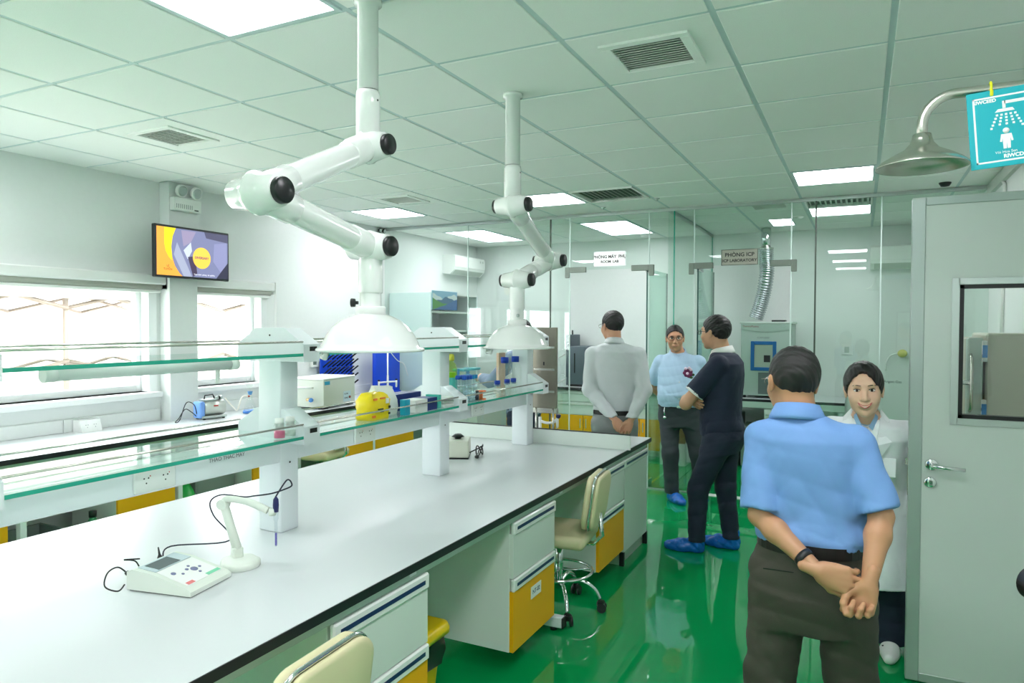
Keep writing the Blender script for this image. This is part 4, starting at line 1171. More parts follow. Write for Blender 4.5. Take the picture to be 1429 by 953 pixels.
# stainless drying board with glassware at the sink end
db = thing('drying_board', 'stainless steel drying board at the far end of the island', 'drying rack', (-2.055, 4.66, BT))
MB().box(-0.1, 0.095, -0.012, 0.012, 0.24, 0.825, 0.003).build('board', mat('drying_steel', (150, 145, 132), 0.35, metal=0.8, noise=0.1, nscale=12), db)
MB().box(-0.1, 0.095, -0.004, 0.03, 0.2, 0.24, 0.003).build('drip_tray', m_steel, db)
for sx in (-0.07, 0.065):
    MB().cyl((sx, 0, 0), (sx, 0, 0.24), 0.009, n=12).build('leg', m_steel, db)
for z in (0.36, 0.52, 0.68):
    MB().box(-0.085, 0.08, -0.016, -0.012, z - 0.008, z + 0.008, 0.001).build('pressed_rib', m_steel, db)
MB().box(-0.01, 0.0, -0.0135, -0.012, 0.55, 0.575).build('key_slot', m_blackp, db)
for k, (z, s) in enumerate(((0.63, 1), (0.45, 0.9))):
    MB().cyl((0.07, 0.012, z - 0.04), (0.13, 0.06, z), 0.004, n=8).build('peg', m_white, db)
    g = thing('glass_flask', ('upper clear flask hung on the steel drying board', 'lower clear flask hung on the steel drying board')[k], 'flask', (-2.055 + 0.115, 4.66 + 0.05, BT + z - 0.13), 0, 'flasks drying on the board')
    MB().lathe([(0.012 * s, -0.01), (0.012 * s, 0.04), (0.03 * s, 0.1), (0.035 * s, 0.14), (0.02 * s, 0.165), (0.0, 0.17)], n=18, caps=False).build('body', m_glass, g)
    MB().lathe([(0.014 * s, -0.012), (0.014 * s, -0.006)], n=18, caps=False).build('rim', m_glass, g)
# swan tap of the end sink
tp = thing('laboratory_tap', 'white laboratory tap with dark blue knob at the sink end', 'tap', (-2.13, 4.74, BT))
MB().lathe([(0.025, 0), (0.025, 0.01), (0.012, 0.015), (0.012, 0.16)], n=16).build('column', m_gloss, tp)
MB().tube(spline([(0, 0, 0.13), (0.06, -0.01, 0.12), (0.12, -0.02, 0.13), (0.15, -0.025, 0.16)], 6), 0.01, 10).build('spout', m_gloss, tp)
MB().lathe([(0.01, 0.0), (0.01, -0.06), (0.007, -0.075)], (0.15, -0.025, 0.165), n=12).build('nozzle', m_gloss, tp)
MB().lathe([(0.014, 0), (0.018, 0.008), (0.018, 0.025), (0.0, 0.028)], (0.155, -0.025, 0.165), (0.3, -0.2, 1), n=12).build('knob', mat('knob_navy', (24, 30, 84), 0.4), tp)
tag(MB().box(-0.25, 0.25, -0.18, 0.18, 0.0005, 0.006, 0.002).build('sink', m_blackp, None, (-1.9, 4.85, BT)), 'black sink rim set in the far end of the island', 'sink')

# ------------------------------------------------------------ goods on the window bench
CTZ = CT + 0.0005
sb = thing('socket_box', 'white wedge socket box on the window bench', 'socket', (-5.06, 3.19, CTZ))
f = MB().prism([(-0.06, 0), (0.05, 0), (0.02, 0.085), (-0.06, 0.085)], -0.075, 0.075, 'xz').build('housing', m_gloss, sb)
h = MB()
Mh = Matrix.Translation((0.0355, 0, 0.043)) @ Matrix.Rotation(-0.34, 4, 'Y')
for s in (-1, 1):
    for dy, dz in ((-0.008, 0.008), (0.008, 0.008), (0, -0.01)):
        h.cyl((0, s * 0.03 + dy, dz), (0.0008, s * 0.03 + dy, dz), 0.003, n=8, M=Mh)
h.build('socket_hole', m_greyink, sb)
vp = thing('vacuum_pump', 'silver vacuum pump with light blue end on the window bench', 'pump', (-4.86, 4.07, CTZ), math.radians(80))
m_pump = mat('pump_silver', (204, 208, 202), 0.35, metal=0.4)
MB().cyl((-0.05, 0, 0.09), (0.13, 0, 0.09), 0.062, n=28).build('motor', m_pump, vp)
MB().box(-0.1, -0.05, -0.055, 0.055, 0.012, 0.15, 0.014, 2).build('blue_end', mat('pump_blue', (120, 165, 235), 0.4), vp)
MB().box(-0.06, 0.06, -0.04, 0.04, 0.145, 0.165, 0.006).build('cylinder_head', m_alu, vp)
MB().tube([(-0.03, 0, 0.165), (-0.025, 0, 0.195), (0.045, 0, 0.2), (0.06, 0, 0.165)], 0.006, 8).build('handle', m_blackp, vp)
MB().cyl((0.06, 0, 0.165), (0.125, 0, 0.17), 0.016, n=16).build('filter', m_alu, vp)
MB().cyl((0.09, 0, 0.1675), (0.105, 0, 0.169), 0.019, n=16).build('filter_band', m_blackp, vp)
MB().box(-0.08, 0.14, -0.06, 0.06, 0.008, 0.03, 0.004).build('base_plate', m_alu, vp)
for x_ in (-0.06, 0.11):
    for y_ in (-0.05, 0.05):
        MB().cyl((x_, y_, 0), (x_, y_, 0.01), 0.012, n=10).build('rubber_foot', m_blackp, vp)
MB().box(0.02, 0.06, -0.0605, -0.058, 0.1, 0.115).build('red_label', mat('label_red', (200, 70, 60), 0.5), vp)
MB().tube(spline([(-0.1, 0.0, 0.03), (-0.15, -0.02, 0.07), (-0.21, -0.03, 0.1), (-0.27, -0.04, 0.03), (-0.3, -0.045, 0.006), (-0.26, -0.04, 0.02), (-0.2, -0.03, 0.15), (-0.13, -0.02, 0.13), (-0.1, -0.01, 0.05)], 6), 0.0035, 6).build('power_cord', m_blackp, vp)
ff = thing('filter_flask', 'glass vacuum flask holding blue liquid by the narrow window', 'flask', (-4.82, 4.485, CTZ))
MB().lathe([(0.0, 0.001), (0.062, 0.001), (0.066, 0.008), (0.06, 0.03), (0.02, 0.14), (0.018, 0.17), (0.022, 0.175)], n=28, caps=False).build('flask_body', m_glass, ff)
MB().lathe([(0.0, 0.004), (0.06, 0.004), (0.063, 0.012), (0.058, 0.03), (0.0, 0.03)], n=24).build('blue_liquid', mat('blue_liquid', (70, 130, 220), 0.25), ff)
MB().lathe([(0.014, 0.165), (0.023, 0.195), (0.0, 0.197)], n=18).build('stopper', mat('stopper_blue', (80, 140, 190), 0.5), ff)
MB().lathe([(0.006, 0.195), (0.006, 0.225), (0.03, 0.24), (0.03, 0.3), (0.032, 0.302)], n=20, caps=False).build('funnel', m_glass, ff)
MB().tube(spline([(0.01, -0.03, 0.155), (0.0, -0.09, 0.15), (0.0, -0.14, 0.05), (0.0, -0.18, 0.07), (-0.02, -0.255, 0.16)], 7), 0.0065, 8).build('rubber_hose', mat('hose_white', (240, 236, 226), 0.5), ff)
MB().cyl((0.012, -0.02, 0.155), (0.012, -0.036, 0.155), 0.008, n=10).build('hose_clip', mat('clip_red', (180, 60, 50), 0.4), ff)
# ultrasonic bath
ub = thing('ultrasonic_bath', 'large beige ultrasonic bath with control panel on the window bench', 'bath', (-4.62, 5.23, CTZ), 0.14)
m_bath = mat('bath_beige', (204, 209, 198), 0.4)
MB().box(-0.22, 0.16, -0.27, 0.27, 0.018, 0.27, 0.006, 2).build('housing', m_bath, ub)
MB().box(-0.225, 0.165, -0.275, 0.275, 0.27, 0.288, 0.006).build('lid', m_white, ub)
for x_ in (-0.18, 0.12):
    for y_ in (-0.22, 0.22):
        MB().box(x_ - 0.03, x_ + 0.03, y_ - 0.04, y_ + 0.04, 0.0, 0.019, 0.003).build('foot', m_blackp, ub)
MB().tube([(-0.14, -0.27, 0.2), (-0.135, -0.3, 0.2), (0.04, -0.3, 0.2), (0.045, -0.27, 0.2)], 0.008, 8).build('side_handle', m_gloss, ub)
v = MB().cyl((0.0, -0.27, 0.09), (0.0, -0.3, 0.09), 0.014, n=12).cyl((0.0, -0.3, 0.09), (0.05, -0.305, 0.09), 0.009, n=12).build('drain_valve', mat('brass', (214, 186, 130), 0.35, metal=0.7), ub)
MB().lathe([(0.006, 0), (0.02, 0.008), (0.02, 0.03), (0.0, 0.032)], (0.05, -0.3, 0.09), (0.3, -0.9, 0), n=14).build('valve_knob', mat('valve_blue', (70, 130, 200), 0.4), ub)
MB().box(0.16, 0.1615, -0.255, -0.17, 0.225, 0.258).build('maker_label', mat('label_sky', (50, 160, 200), 0.4), ub)
cp = MB().box(0.16, 0.162, 0.06, 0.19, 0.04, 0.14, 0.0008).build('control_panel', mat('panel_pale', (196, 216, 224), 0.4), ub)
text('ULTRA', 0.022, m_ink, cp, (0.1623, 0.11, 0.115), (PI / 2, 0, PI / 2))
text('SONIC', 0.022, m_ink, cp, (0.1623, 0.11, 0.075), (PI / 2, 0, PI / 2))
MB().cyl((0.162, 0.165, 0.08), (0.172, 0.165, 0.08), 0.012, n=14).build('dial', mat('dial_red', (150, 60, 60), 0.4), ub)
# black peg drying rack on its blue board
pr_ = thing('peg_rack', 'blue peg board full of black drying pegs behind ultrasonic bath', 'drying rack', (-5.1, 5.95, CTZ))
MB().box(-0.01, 0.01, -0.26, 0.26, 0.0, 0.46, 0.005).build('board', m_blue, pr_)
MB().box(0.0, 0.06, -0.27, 0.27, 0.0, 0.02, 0.005).build('drip_rail', m_white, pr_)
for r_ in range(5):
    for q in range(7):
        y_, z_ = -0.22 + q * 0.073, 0.1 + r_ * 0.078
        MB().tube([(0.008, y_, z_), (0.11, y_ + 0.012, z_ + 0.075)], 0.0085, 6).build('peg', m_blackp, pr_)
# blue backboard and triple tap over the corner sink
bb = thing('sink_backboard', 'bright blue plastic board standing behind the corner sink', 'board', (-4.93, 6.62, CTZ), 0.0)
MB().box(-0.025, 0.025, -0.245, 0.235, 0.0, 0.475, 0.018, 3).build('board', m_blue, bb)
MB().box(-0.06, 0.06, -0.2, 0.2, 0.0, 0.012, 0.003).build('foot', m_blue, bb)
tt = thing('triple_tap', 'white column tap with two side outlets at the corner sink', 'tap', (-4.70, 6.33, CTZ))
MB().lathe([(0.026, 0), (0.026, 0.012), (0.012, 0.02), (0.012, 0.22), (0.009, 0.23), (0.009, 0.48)], n=14).build('column', m_gloss, tt)
MB().tube(spline([(0, 0, 0.48), (0.01, 0.02, 0.5), (0.02, 0.05, 0.46), (0.03, 0.15, 0.38), (0.04, 0.25, 0.34), (0.04, 0.33, 0.2)], 6), 0.005, 8).build('hose', m_white, tt)
for s in (-1, 1):
    MB().tube([(0, 0, 0.15), (0.03 * s, 0.12 * s, 0.15)], 0.01, 10).build('outlet_arm', m_gloss, tt)
    MB().lathe([(0.011, 0.02), (0.011, -0.05), (0.007, -0.06)], (0.03 * s, 0.12 * s, 0.145), n=12).build('spout', m_gloss, tt)
    MB().lathe([(0.012, 0.0), (0.016, 0.012), (0.0, 0.016)], (0.03 * s, 0.12 * s, 0.165), n=12).build('knob', m_blackp, tt)
tag(MB().box(-0.1, 0.1, -0.2, 0.2, 0.0, 0.006, 0.002).build('sink', m_blackp, None, (-4.55, 6.25, CTZ)), 'black sink rim in the window bench below the blue board', 'sink')

# ------------------------------------------------------------ left glass room
cupb = thing('glass_cupboard', 'tall pale cupboard with open shelves against left wall behind glass', 'cupboard', (-4.83, 7.5, 0))
m_cup = mat('cupboard_pale', (234, 242, 245), 0.35)
MB().box(-0.3, 0.3, -0.56, -0.53, 0, 2.02, 0.003).build('side_panel', m_cup, cupb)
MB().box(-0.3, 0.3, 0.53, 0.56, 0, 2.02, 0.003).build('side_panel', m_cup, cupb)
MB().box(-0.3, -0.28, -0.53, 0.53, 0, 2.02).build('back_panel', m_cup, cupb)
for z in (0.05, 0.8, 1.3, 1.55, 1.78, 2.0):
    MB().box(-0.28, 0.3, -0.53, 0.53, z, z + 0.02).build('shelf', m_white, cupb)
for s in (-1, 1):
    d = MB().box(0.28, 0.3, s * 0.265 - 0.262, s * 0.265 + 0.262, 0.07, 0.8, 0.002).build('door', m_cup, cupb)
    MB().box(0.3, 0.315, s * 0.03 - 0.006, s * 0.03 + 0.006, 0.5, 0.66, 0.003).build('handle', m_alu, d)
pst = thing('landscape_picture', 'landscape print of mountains and green field on the cupboard', 'picture', (-4.525, 7.24, 1.93))
MB().box(-0.004, 0.004, -0.285, 0.285, -0.115, 0.115, 0.002).build('board', mat('sky_print', (150, 196, 226), 0.5), pst)
def hill(base, amp, z0, seed, m, x):
    pts = [(-0.28, -0.11)] + [(0.28, -0.11)]
    top = [(-0.28 + 0.56 * k / 24, min(0.105, z0 + base * (0.56 * k / 24) + amp * (math.sin(k * 0.35 + seed) + 0.35 * math.sin(k * 0.9 + seed)))) for k in range(25)]
    flat([pts[0]] + [pts[1]] + list(reversed(top)), x, m, 'printed_hill', pst)
hill(0.0, 0.03, 0.045, 1.0, mat('print_white', (226, 236, 240), 0.5), 0.0042)
hill(0.0, 0.022, 0.02, 3.0, mat('print_blue', (60, 110, 150), 0.5), 0.0046)
hill(-0.2, 0.008, 0.02, 2.0, mat('print_green', (70, 150, 60), 0.5), 0.005)
hill(0.25, 0.004, -0.12, 0.4, mat('print_lake', (40, 100, 170), 0.5), 0.0054)
def aircon(label, loc, rz):
    t = thing('air_conditioner', label, 'air conditioner', loc, rz, 'wall air conditioners')
    prof = [(0, 0), (0.12, -0.015), (0.19, 0.05), (0.205, 0.12), (0.2, 0.23), (0.18, 0.25), (0, 0.25)]
    MB().prism(prof, -0.42, 0.42, 'xz').build('body', m_white, t)
    MB().box(0.2, 0.207, -0.41, 0.41, 0.085, 0.235, 0.003).build('front_panel', m_white, t)
    MB().prism([(0.13, -0.012), (0.185, 0.042), (0.19, 0.05), (0.125, -0.006)], -0.38, 0.38, 'xz').build('louvre', m_cabdark, t)
    MB().box(0.207, 0.2085, 0.26, 0.29, 0.18, 0.21).box(0.207, 0.2085, 0.33, 0.36, 0.18, 0.21).build('sticker', m_cabdark, t)
aircon('white wall air conditioner high in the far left corner', (WL, 8.6, 2.345), 0)
aircon('white wall air conditioner on back wall of ICP room, right', (0.5, YB, 2.3), -PI / 2)
rc_ = thing('worktop', 'rear worktop along the back wall of the left glass room', 'worktop', (-3.1, 8.8, 0.80))
MB().box(-1.3, 1.25, -0.3, 0.33, 0, 0.03, 0.002).build('laminate', m_top, rc_)
MB().box(-1.3, 1.25, -0.304, -0.3, -0.001, 0.0292).build('edge_band', m_black, rc_)
def rear_cab(x0, x1, label):
    t = thing('base_cabinet', label, 'cabinet', ((x0 + x1) / 2, 8.56, 0), 0, 'rear room cabinets')
    w = (x1 - x0) / 2
    MB().box(-w, w, 0.0, 0.5, 0.06, 0.78).build('carcass', m_cab, t)
    for z0, z1 in ((0.64, 0.77), (0.47, 0.63)):
        d = MB().box(-w + 0.004, w - 0.004, -0.018, 0, z0 + 0.003, z1 - 0.003, 0.002).build('drawer', m_cab, t)
        MB().box(-w + 0.05, w - 0.05, -0.026, -0.018, z1 - 0.035, z1 - 0.02, 0.002).build('handle', m_cabdark, d)
    for s in (-1, 1):
        d = MB().box(min(0, s * w) + 0.004, max(0, s * w) - 0.004, -0.018, 0, 0.08, 0.465, 0.002).build('door', m_yellow, t)
        MB().box(s * 0.04 - 0.006, s * 0.04 + 0.006, -0.028, -0.018, 0.3, 0.42, 0.002).build('handle', m_alu, d)
    MB().box(-w + 0.02, w - 0.02, 0.04, 0.48, 0, 0.06).build('plinth', m_cabdark, t)
rear_cab(-3.6, -2.85, 'rear cabinet with yellow doors left of the grey shirt man')
rear_cab(-2.84, -2.1, 'rear cabinet with yellow doors behind the grey shirt man')
rear_cab(-4.35, -3.61, 'rear cabinet with yellow doors beside the tall cupboard')
bx = thing('analyser', 'dark grey box-shaped analyser on the rear worktop', 'analyser', (-3.34, 8.78, 0.8305))
m_an = mat('analyser_grey', (88, 100, 110), 0.45)
MB().box(-0.13, 0.12, -0.2, 0.25, 0.03, 0.53, 0.012, 2).build('housing', m_an, bx)
MB().box(-0.03, -0.015, -0.203, -0.2, 0.18, 0.44).build('door_slot', m_blackp, bx)
MB().box(-0.12, 0.11, -0.18, 0.23, 0.0, 0.03).build('base', m_blackp, bx)
bx = thing('gas_module', 'slim dark module standing behind the grey analyser', 'module', (-3.52, 8.9, 0.8305))
MB().box(-0.035, 0.035, -0.15, 0.2, 0, 0.68, 0.006).build('housing', m_an, bx)
MB().cyl((0, 0.0, 0.68), (0, 0.0, 0.74), 0.01, n=10).build('antenna', m_blackp, bx)
cbx = thing('cardboard_box', 'brown cardboard box on the floor behind the open glass door', 'box', (-1.95, 8.3, 0.0))
m_card = mat('cardboard', (176, 136, 88), 0.8, noise=0.05, nscale=60)
MB().box(-0.13, 0.13, -0.15, 0.15, 0.26, 0.55, 0.003).build('upper_carton', m_card, cbx)
MB().box(-0.16, 0.14, -0.16, 0.16, 0.0, 0.26, 0.003).build('lower_carton', m_white, cbx)
MB().box(-0.131, 0.131, -0.02, 0.02, 0.26, 0.551).build('tape', mat('tape_tan', (200, 176, 130), 0.4), cbx)

# ------------------------------------------------------------ ICP room
it = thing('instrument_table', 'rear table carrying the spectrometer in the ICP room', 'table', (-0.85, 8.73, 0))
MB().box(-0.78, 0.7, -0.33, 0.4, 0.77, 0.8, 0.002).build('table_top', m_top, it)
MB().box(-0.78, 0.7, -0.332, -0.3, 0.70, 0.77).build('apron', m_fascia, it)
MB().box(-0.78, 0.7, -0.3335, -0.33, 0.77, 0.799).build('edge_band', m_black, it)
for x_ in (-0.74, 0.66):
    for y_ in (-0.29, 0.36):
        MB().box(x_ - 0.025, x_ + 0.025, y_ - 0.025, y_ + 0.025, 0, 0.77).build('leg', m_steelw, it)
dwr = MB().box(-0.13, 0.3, -0.325, 0.2, 0.1, 0.69, 0.003).build('drawer_unit', m_cab, it)
for z in (0.5, 0.3):
    MB().box(-0.11, 0.28, -0.336, -0.325, z + 0.12, z + 0.14, 0.002).build('handle', m_cabdark, dwr)
sp3 = thing('icp_spectrometer', 'grey-green spectrometer with blue framed window under silver duct', 'spectrometer', (-0.98, 8.78, 0.8005))
m_icp = mat('icp_grey', (172, 190, 182), 0.4)
MB().box(-0.275, 0.275, -0.28, 0.28, 0.03, 0.86, 0.015, 2).build('housing', m_icp, sp3)
MB().box(-0.29, 0.29, -0.29, 0.29, 0.86, 0.885, 0.006).build('top_cover', mat('icp_top', (206, 216, 210), 0.4), sp3)
cv = MB().prism([(-0.275, 0.86), (-0.275, 0.80)] + [(-0.275 + 0.55 * k / 12, 0.80 - 0.03 * math.sin(PI * k / 12)) for k in range(1, 12)] + [(0.275, 0.80), (0.275, 0.86)], -0.288, -0.28, 'xz').build('brow_panel', m_icp, sp3)
text('ThermoPlasma', 0.03, mat('ink_red', (150, 70, 70), 0.5), cv, (-0.17, -0.2885, 0.83), (PI / 2, 0, 0))
f = MB()
for a, b_, c, d in ((-0.165, -0.125, 0.32, 0.66), (0.075, 0.115, 0.32, 0.66), (-0.125, 0.075, 0.62, 0.66), (-0.125, 0.075, 0.32, 0.36)):
    f.box(a, b_, -0.292, -0.28, c, d, 0.004)
f.build('blue_frame', mat('icp_blue', (10, 100, 168), 0.4), sp3)
MB().box(-0.125, 0.075, -0.284, -0.28, 0.36, 0.62).build('viewing_pane', mat('icp_pane', (168, 182, 168), 0.3), sp3)
MB().box(-0.02, 0.05, -0.287, -0.284, 0.42, 0.5).build('torch_port', m_blackp, sp3)
MB().box(-0.08, 0.08, -0.284, -0.28, 0.05, 0.3).build('sample_bay', mat('icp_dark', (96, 110, 108), 0.4), sp3)
text('iCAP-6000', 0.03, m_greyink, sp3, (-0.03, -0.2815, 0.7), (PI / 2, 0, 0))
MB().box(0.05, 0.2, -0.2, -0.05, 0.885, 0.905, 0.003).build('exhaust_flap', m_blackp, sp3)
for x_ in (-0.24, 0.24):
    for y_ in (-0.24, 0.24):
        MB().cyl((x_, y_, 0), (x_, y_, 0.035), 0.02, n=10).build('foot', m_blackp, sp3)
dk = thing('exhaust_duct', 'silver flexible exhaust duct rising from the spectrometer to ceiling', 'duct', (-1.02, 8.75, CE))
MB().cyl((0, 0, -0.25), (0, 0, -0.002), 0.055, n=24).build('rigid_pipe', m_chrome, dk)
MB().lathe([(0.056, -0.26), (0.085, -0.258), (0.085, -0.235), (0.056, -0.232)], n=24).build('clamp_ring', m_steel, dk)
pts = spline([(0, 0, -0.24), (0.005, 0, -0.38), (0.012, 0, -0.53), (-0.02, 0.02, -0.75), (-0.06, 0.02, -0.92), (-0.11, 0.02, -1.07)], 14)
rs_ = [0.083 + 0.007 * (1 if (k % 4) < 2 else -1) for k in range(len(pts))]
# finer ripple
fine, fr_ = [], []
for k in range(len(pts) - 1):
    for q in range(2):
        fine.append(pts[k].lerp(pts[k + 1], q / 2)); fr_.append(0.086 if (2 * k + q) % 4 < 2 else 0.074)
MB().tube(fine, fr_, 24).build('flexible_hose', mat('duct_foil', (196, 202, 206), 0.25, metal=1.0), dk)
pc = thing('computer_tower', 'grey computer tower under the instrument table', 'computer', (-1.13, 8.6, 0.0))
MB().box(-0.1, 0.1, -0.2, 0.25, 0.02, 0.48, 0.006).build('case', mat('pc_grey', (128, 146, 138), 0.45), pc)
MB().box(-0.08, 0.08, -0.203, -0.2, 0.36, 0.44).build('drive_bay', m_blackp, pc)
MB().box(-0.09, 0.09, -0.18, 0.23, 0, 0.02).build('base', m_blackp, pc)
pw = thing('power_supply', 'black slatted power supply on the floor under the table', 'power supply', (-0.72 + 0.02, 8.62, 0.0))
MB().box(-0.1, 0.1, -0.2, 0.2, 0, 0.09, 0.004).build('case', m_blackp, pw)
ch = thing('chiller', 'black chiller with horizontal slats under the instrument table', 'chiller', (-1.42, 8.66, 0.0))
MB().box(-0.17, 0.17, -0.16, 0.2, 0.0, 0.6, 0.005).build('case', m_blackp, ch)
for k in range(8):
    MB().box(-0.15, 0.15, -0.166, -0.16, 0.05 + k * 0.065, 0.075 + k * 0.065, 0.002).build('slat', mat('slat_dark', (44, 48, 50), 0.4), ch)
vv = thing('gas_valve', 'yellow gas valve with curved tube on the back wall', 'valve', (0.42, YB, 1.33))
MB().cyl((0, 0, 0), (0, -0.05, 0), 0.02, n=14).build('wall_stub', m_alu, vv)
MB().ell((0.0, -0.07, 0.0), (0.05, 0.035, 0.045)).build('valve_body', mat('valve_yellow', (214, 206, 110), 0.4), vv)
MB().tube(spline([(-0.04, -0.06, 0.0), (-0.12, -0.06, -0.03), (-0.16, -0.05, -0.12), (-0.165, -0.03, -0.2)], 6), 0.008, 8).build('tube', m_white, vv)
text('Argon Gas', 0.042, m_greyink, vv, (-0.09, -0.004, -0.33), (PI / 2, 0, 0))
swp = thing('wall_switch', 'white switch plate on the back wall of the ICP room', 'switch', (-0.15, YB, 1.36))
MB().box(-0.06, 0.06, -0.012, 0, -0.06, 0.06, 0.003).build('plate', m_white, swp)
MB().box(-0.025, 0.025, -0.016, -0.012, -0.035, 0.035, 0.002).build('rocker', m_cabdark, swp)

# ------------------------------------------------------------ outside the windows
struct(MB().box(-22, WL - 0.26, -12, 22, -0.3, -0.15).build('floor_yard', mat('yard_concrete', (205, 200, 192), 0.8)), 'pale concrete yard outside the windows', 'ground')
struct(MB().box(-16.2, -16, -12, 22, -0.15, 3.2).build('wall_yard', mat('yard_wall', (150, 142, 136), 0.8)), 'pale neighbouring wall beyond the yard', 'wall')
tn = thing('canopy_tent', 'pale folding canopy tent standing outside the windows', 'tent', (-9.0, 4.5, -0.15))
m_tpole = mat('tent_pole', (112, 98, 88), 0.5)
m_tarp = mat('tent_fabric', (120, 112, 104), 0.8)
for sx in (-1.5, 1.5):
    for sy in (-3.0, 0.0, 3.0):
        MB().box(sx - 0.02, sx + 0.02, sy - 0.02, sy + 0.02, 0, 2.2).build('pole', m_tpole, tn)
for sx in (-1.5, 1.5):
    for k in range(6):
        a, b_ = -3.0 + k, -2.0 + k
        MB().tube([(sx, a, 1.95), (sx, b_, 2.2)], 0.022, 6).build('scissor_bar', m_tpole, tn)
        MB().tube([(sx + 0.04, a, 2.2), (sx + 0.04, b_, 1.95)], 0.022, 6).build('scissor_bar', m_tpole, tn)
roof = MB()
roof.add([(-1.6, -3.1, 2.25), (1.6, -3.1, 2.25), (1.6, 3.1, 2.25), (-1.6, 3.1, 2.25), (0, -1.6, 3.0), (0, 1.6, 3.0), (-1.6, -3.1, 2.23), (1.6, -3.1, 2.23), (1.6, 3.1, 2.23), (-1.6, 3.1, 2.23), (0, -1.6, 2.98), (0, 1.6, 2.98)],
         [(0, 1, 4), (1, 2, 5, 4), (2, 3, 5), (3, 0, 4, 5), (7, 6, 10), (8, 7, 10, 11), (9, 8, 11), (6, 9, 11, 10), (0, 6, 7, 1), (1, 7, 8, 2), (2, 8, 9, 3), (3, 9, 6, 0)])
roof.build('canopy', m_tarp, tn)
MB().box(1.6, 1.61, -3.1, 3.1, 2.05, 2.25).build('valance', m_tarp, tn)
ou = thing('outdoor_unit', 'white outdoor air conditioning unit in the yard', 'air conditioner', (-6.6, 4.75, -0.15))
MB().box(-0.15, 0.15, -0.42, 0.42, 0.3, 0.95, 0.01).build('case', m_white, ou)
MB().lathe([(0.24, 0.0), (0.24, 0.012), (0.2, 0.014), (0.0, 0.014)], (0.15, 0.1, 0.62), (1, 0, 0), n=28).build('fan_grille', mat('fan_grey', (60, 52, 46), 0.6), ou)
for y_ in (-0.35, 0.35):
    MB().box(-0.12, 0.12, y_ - 0.03, y_ + 0.03, 0, 0.3).build('leg', m_alu, ou)
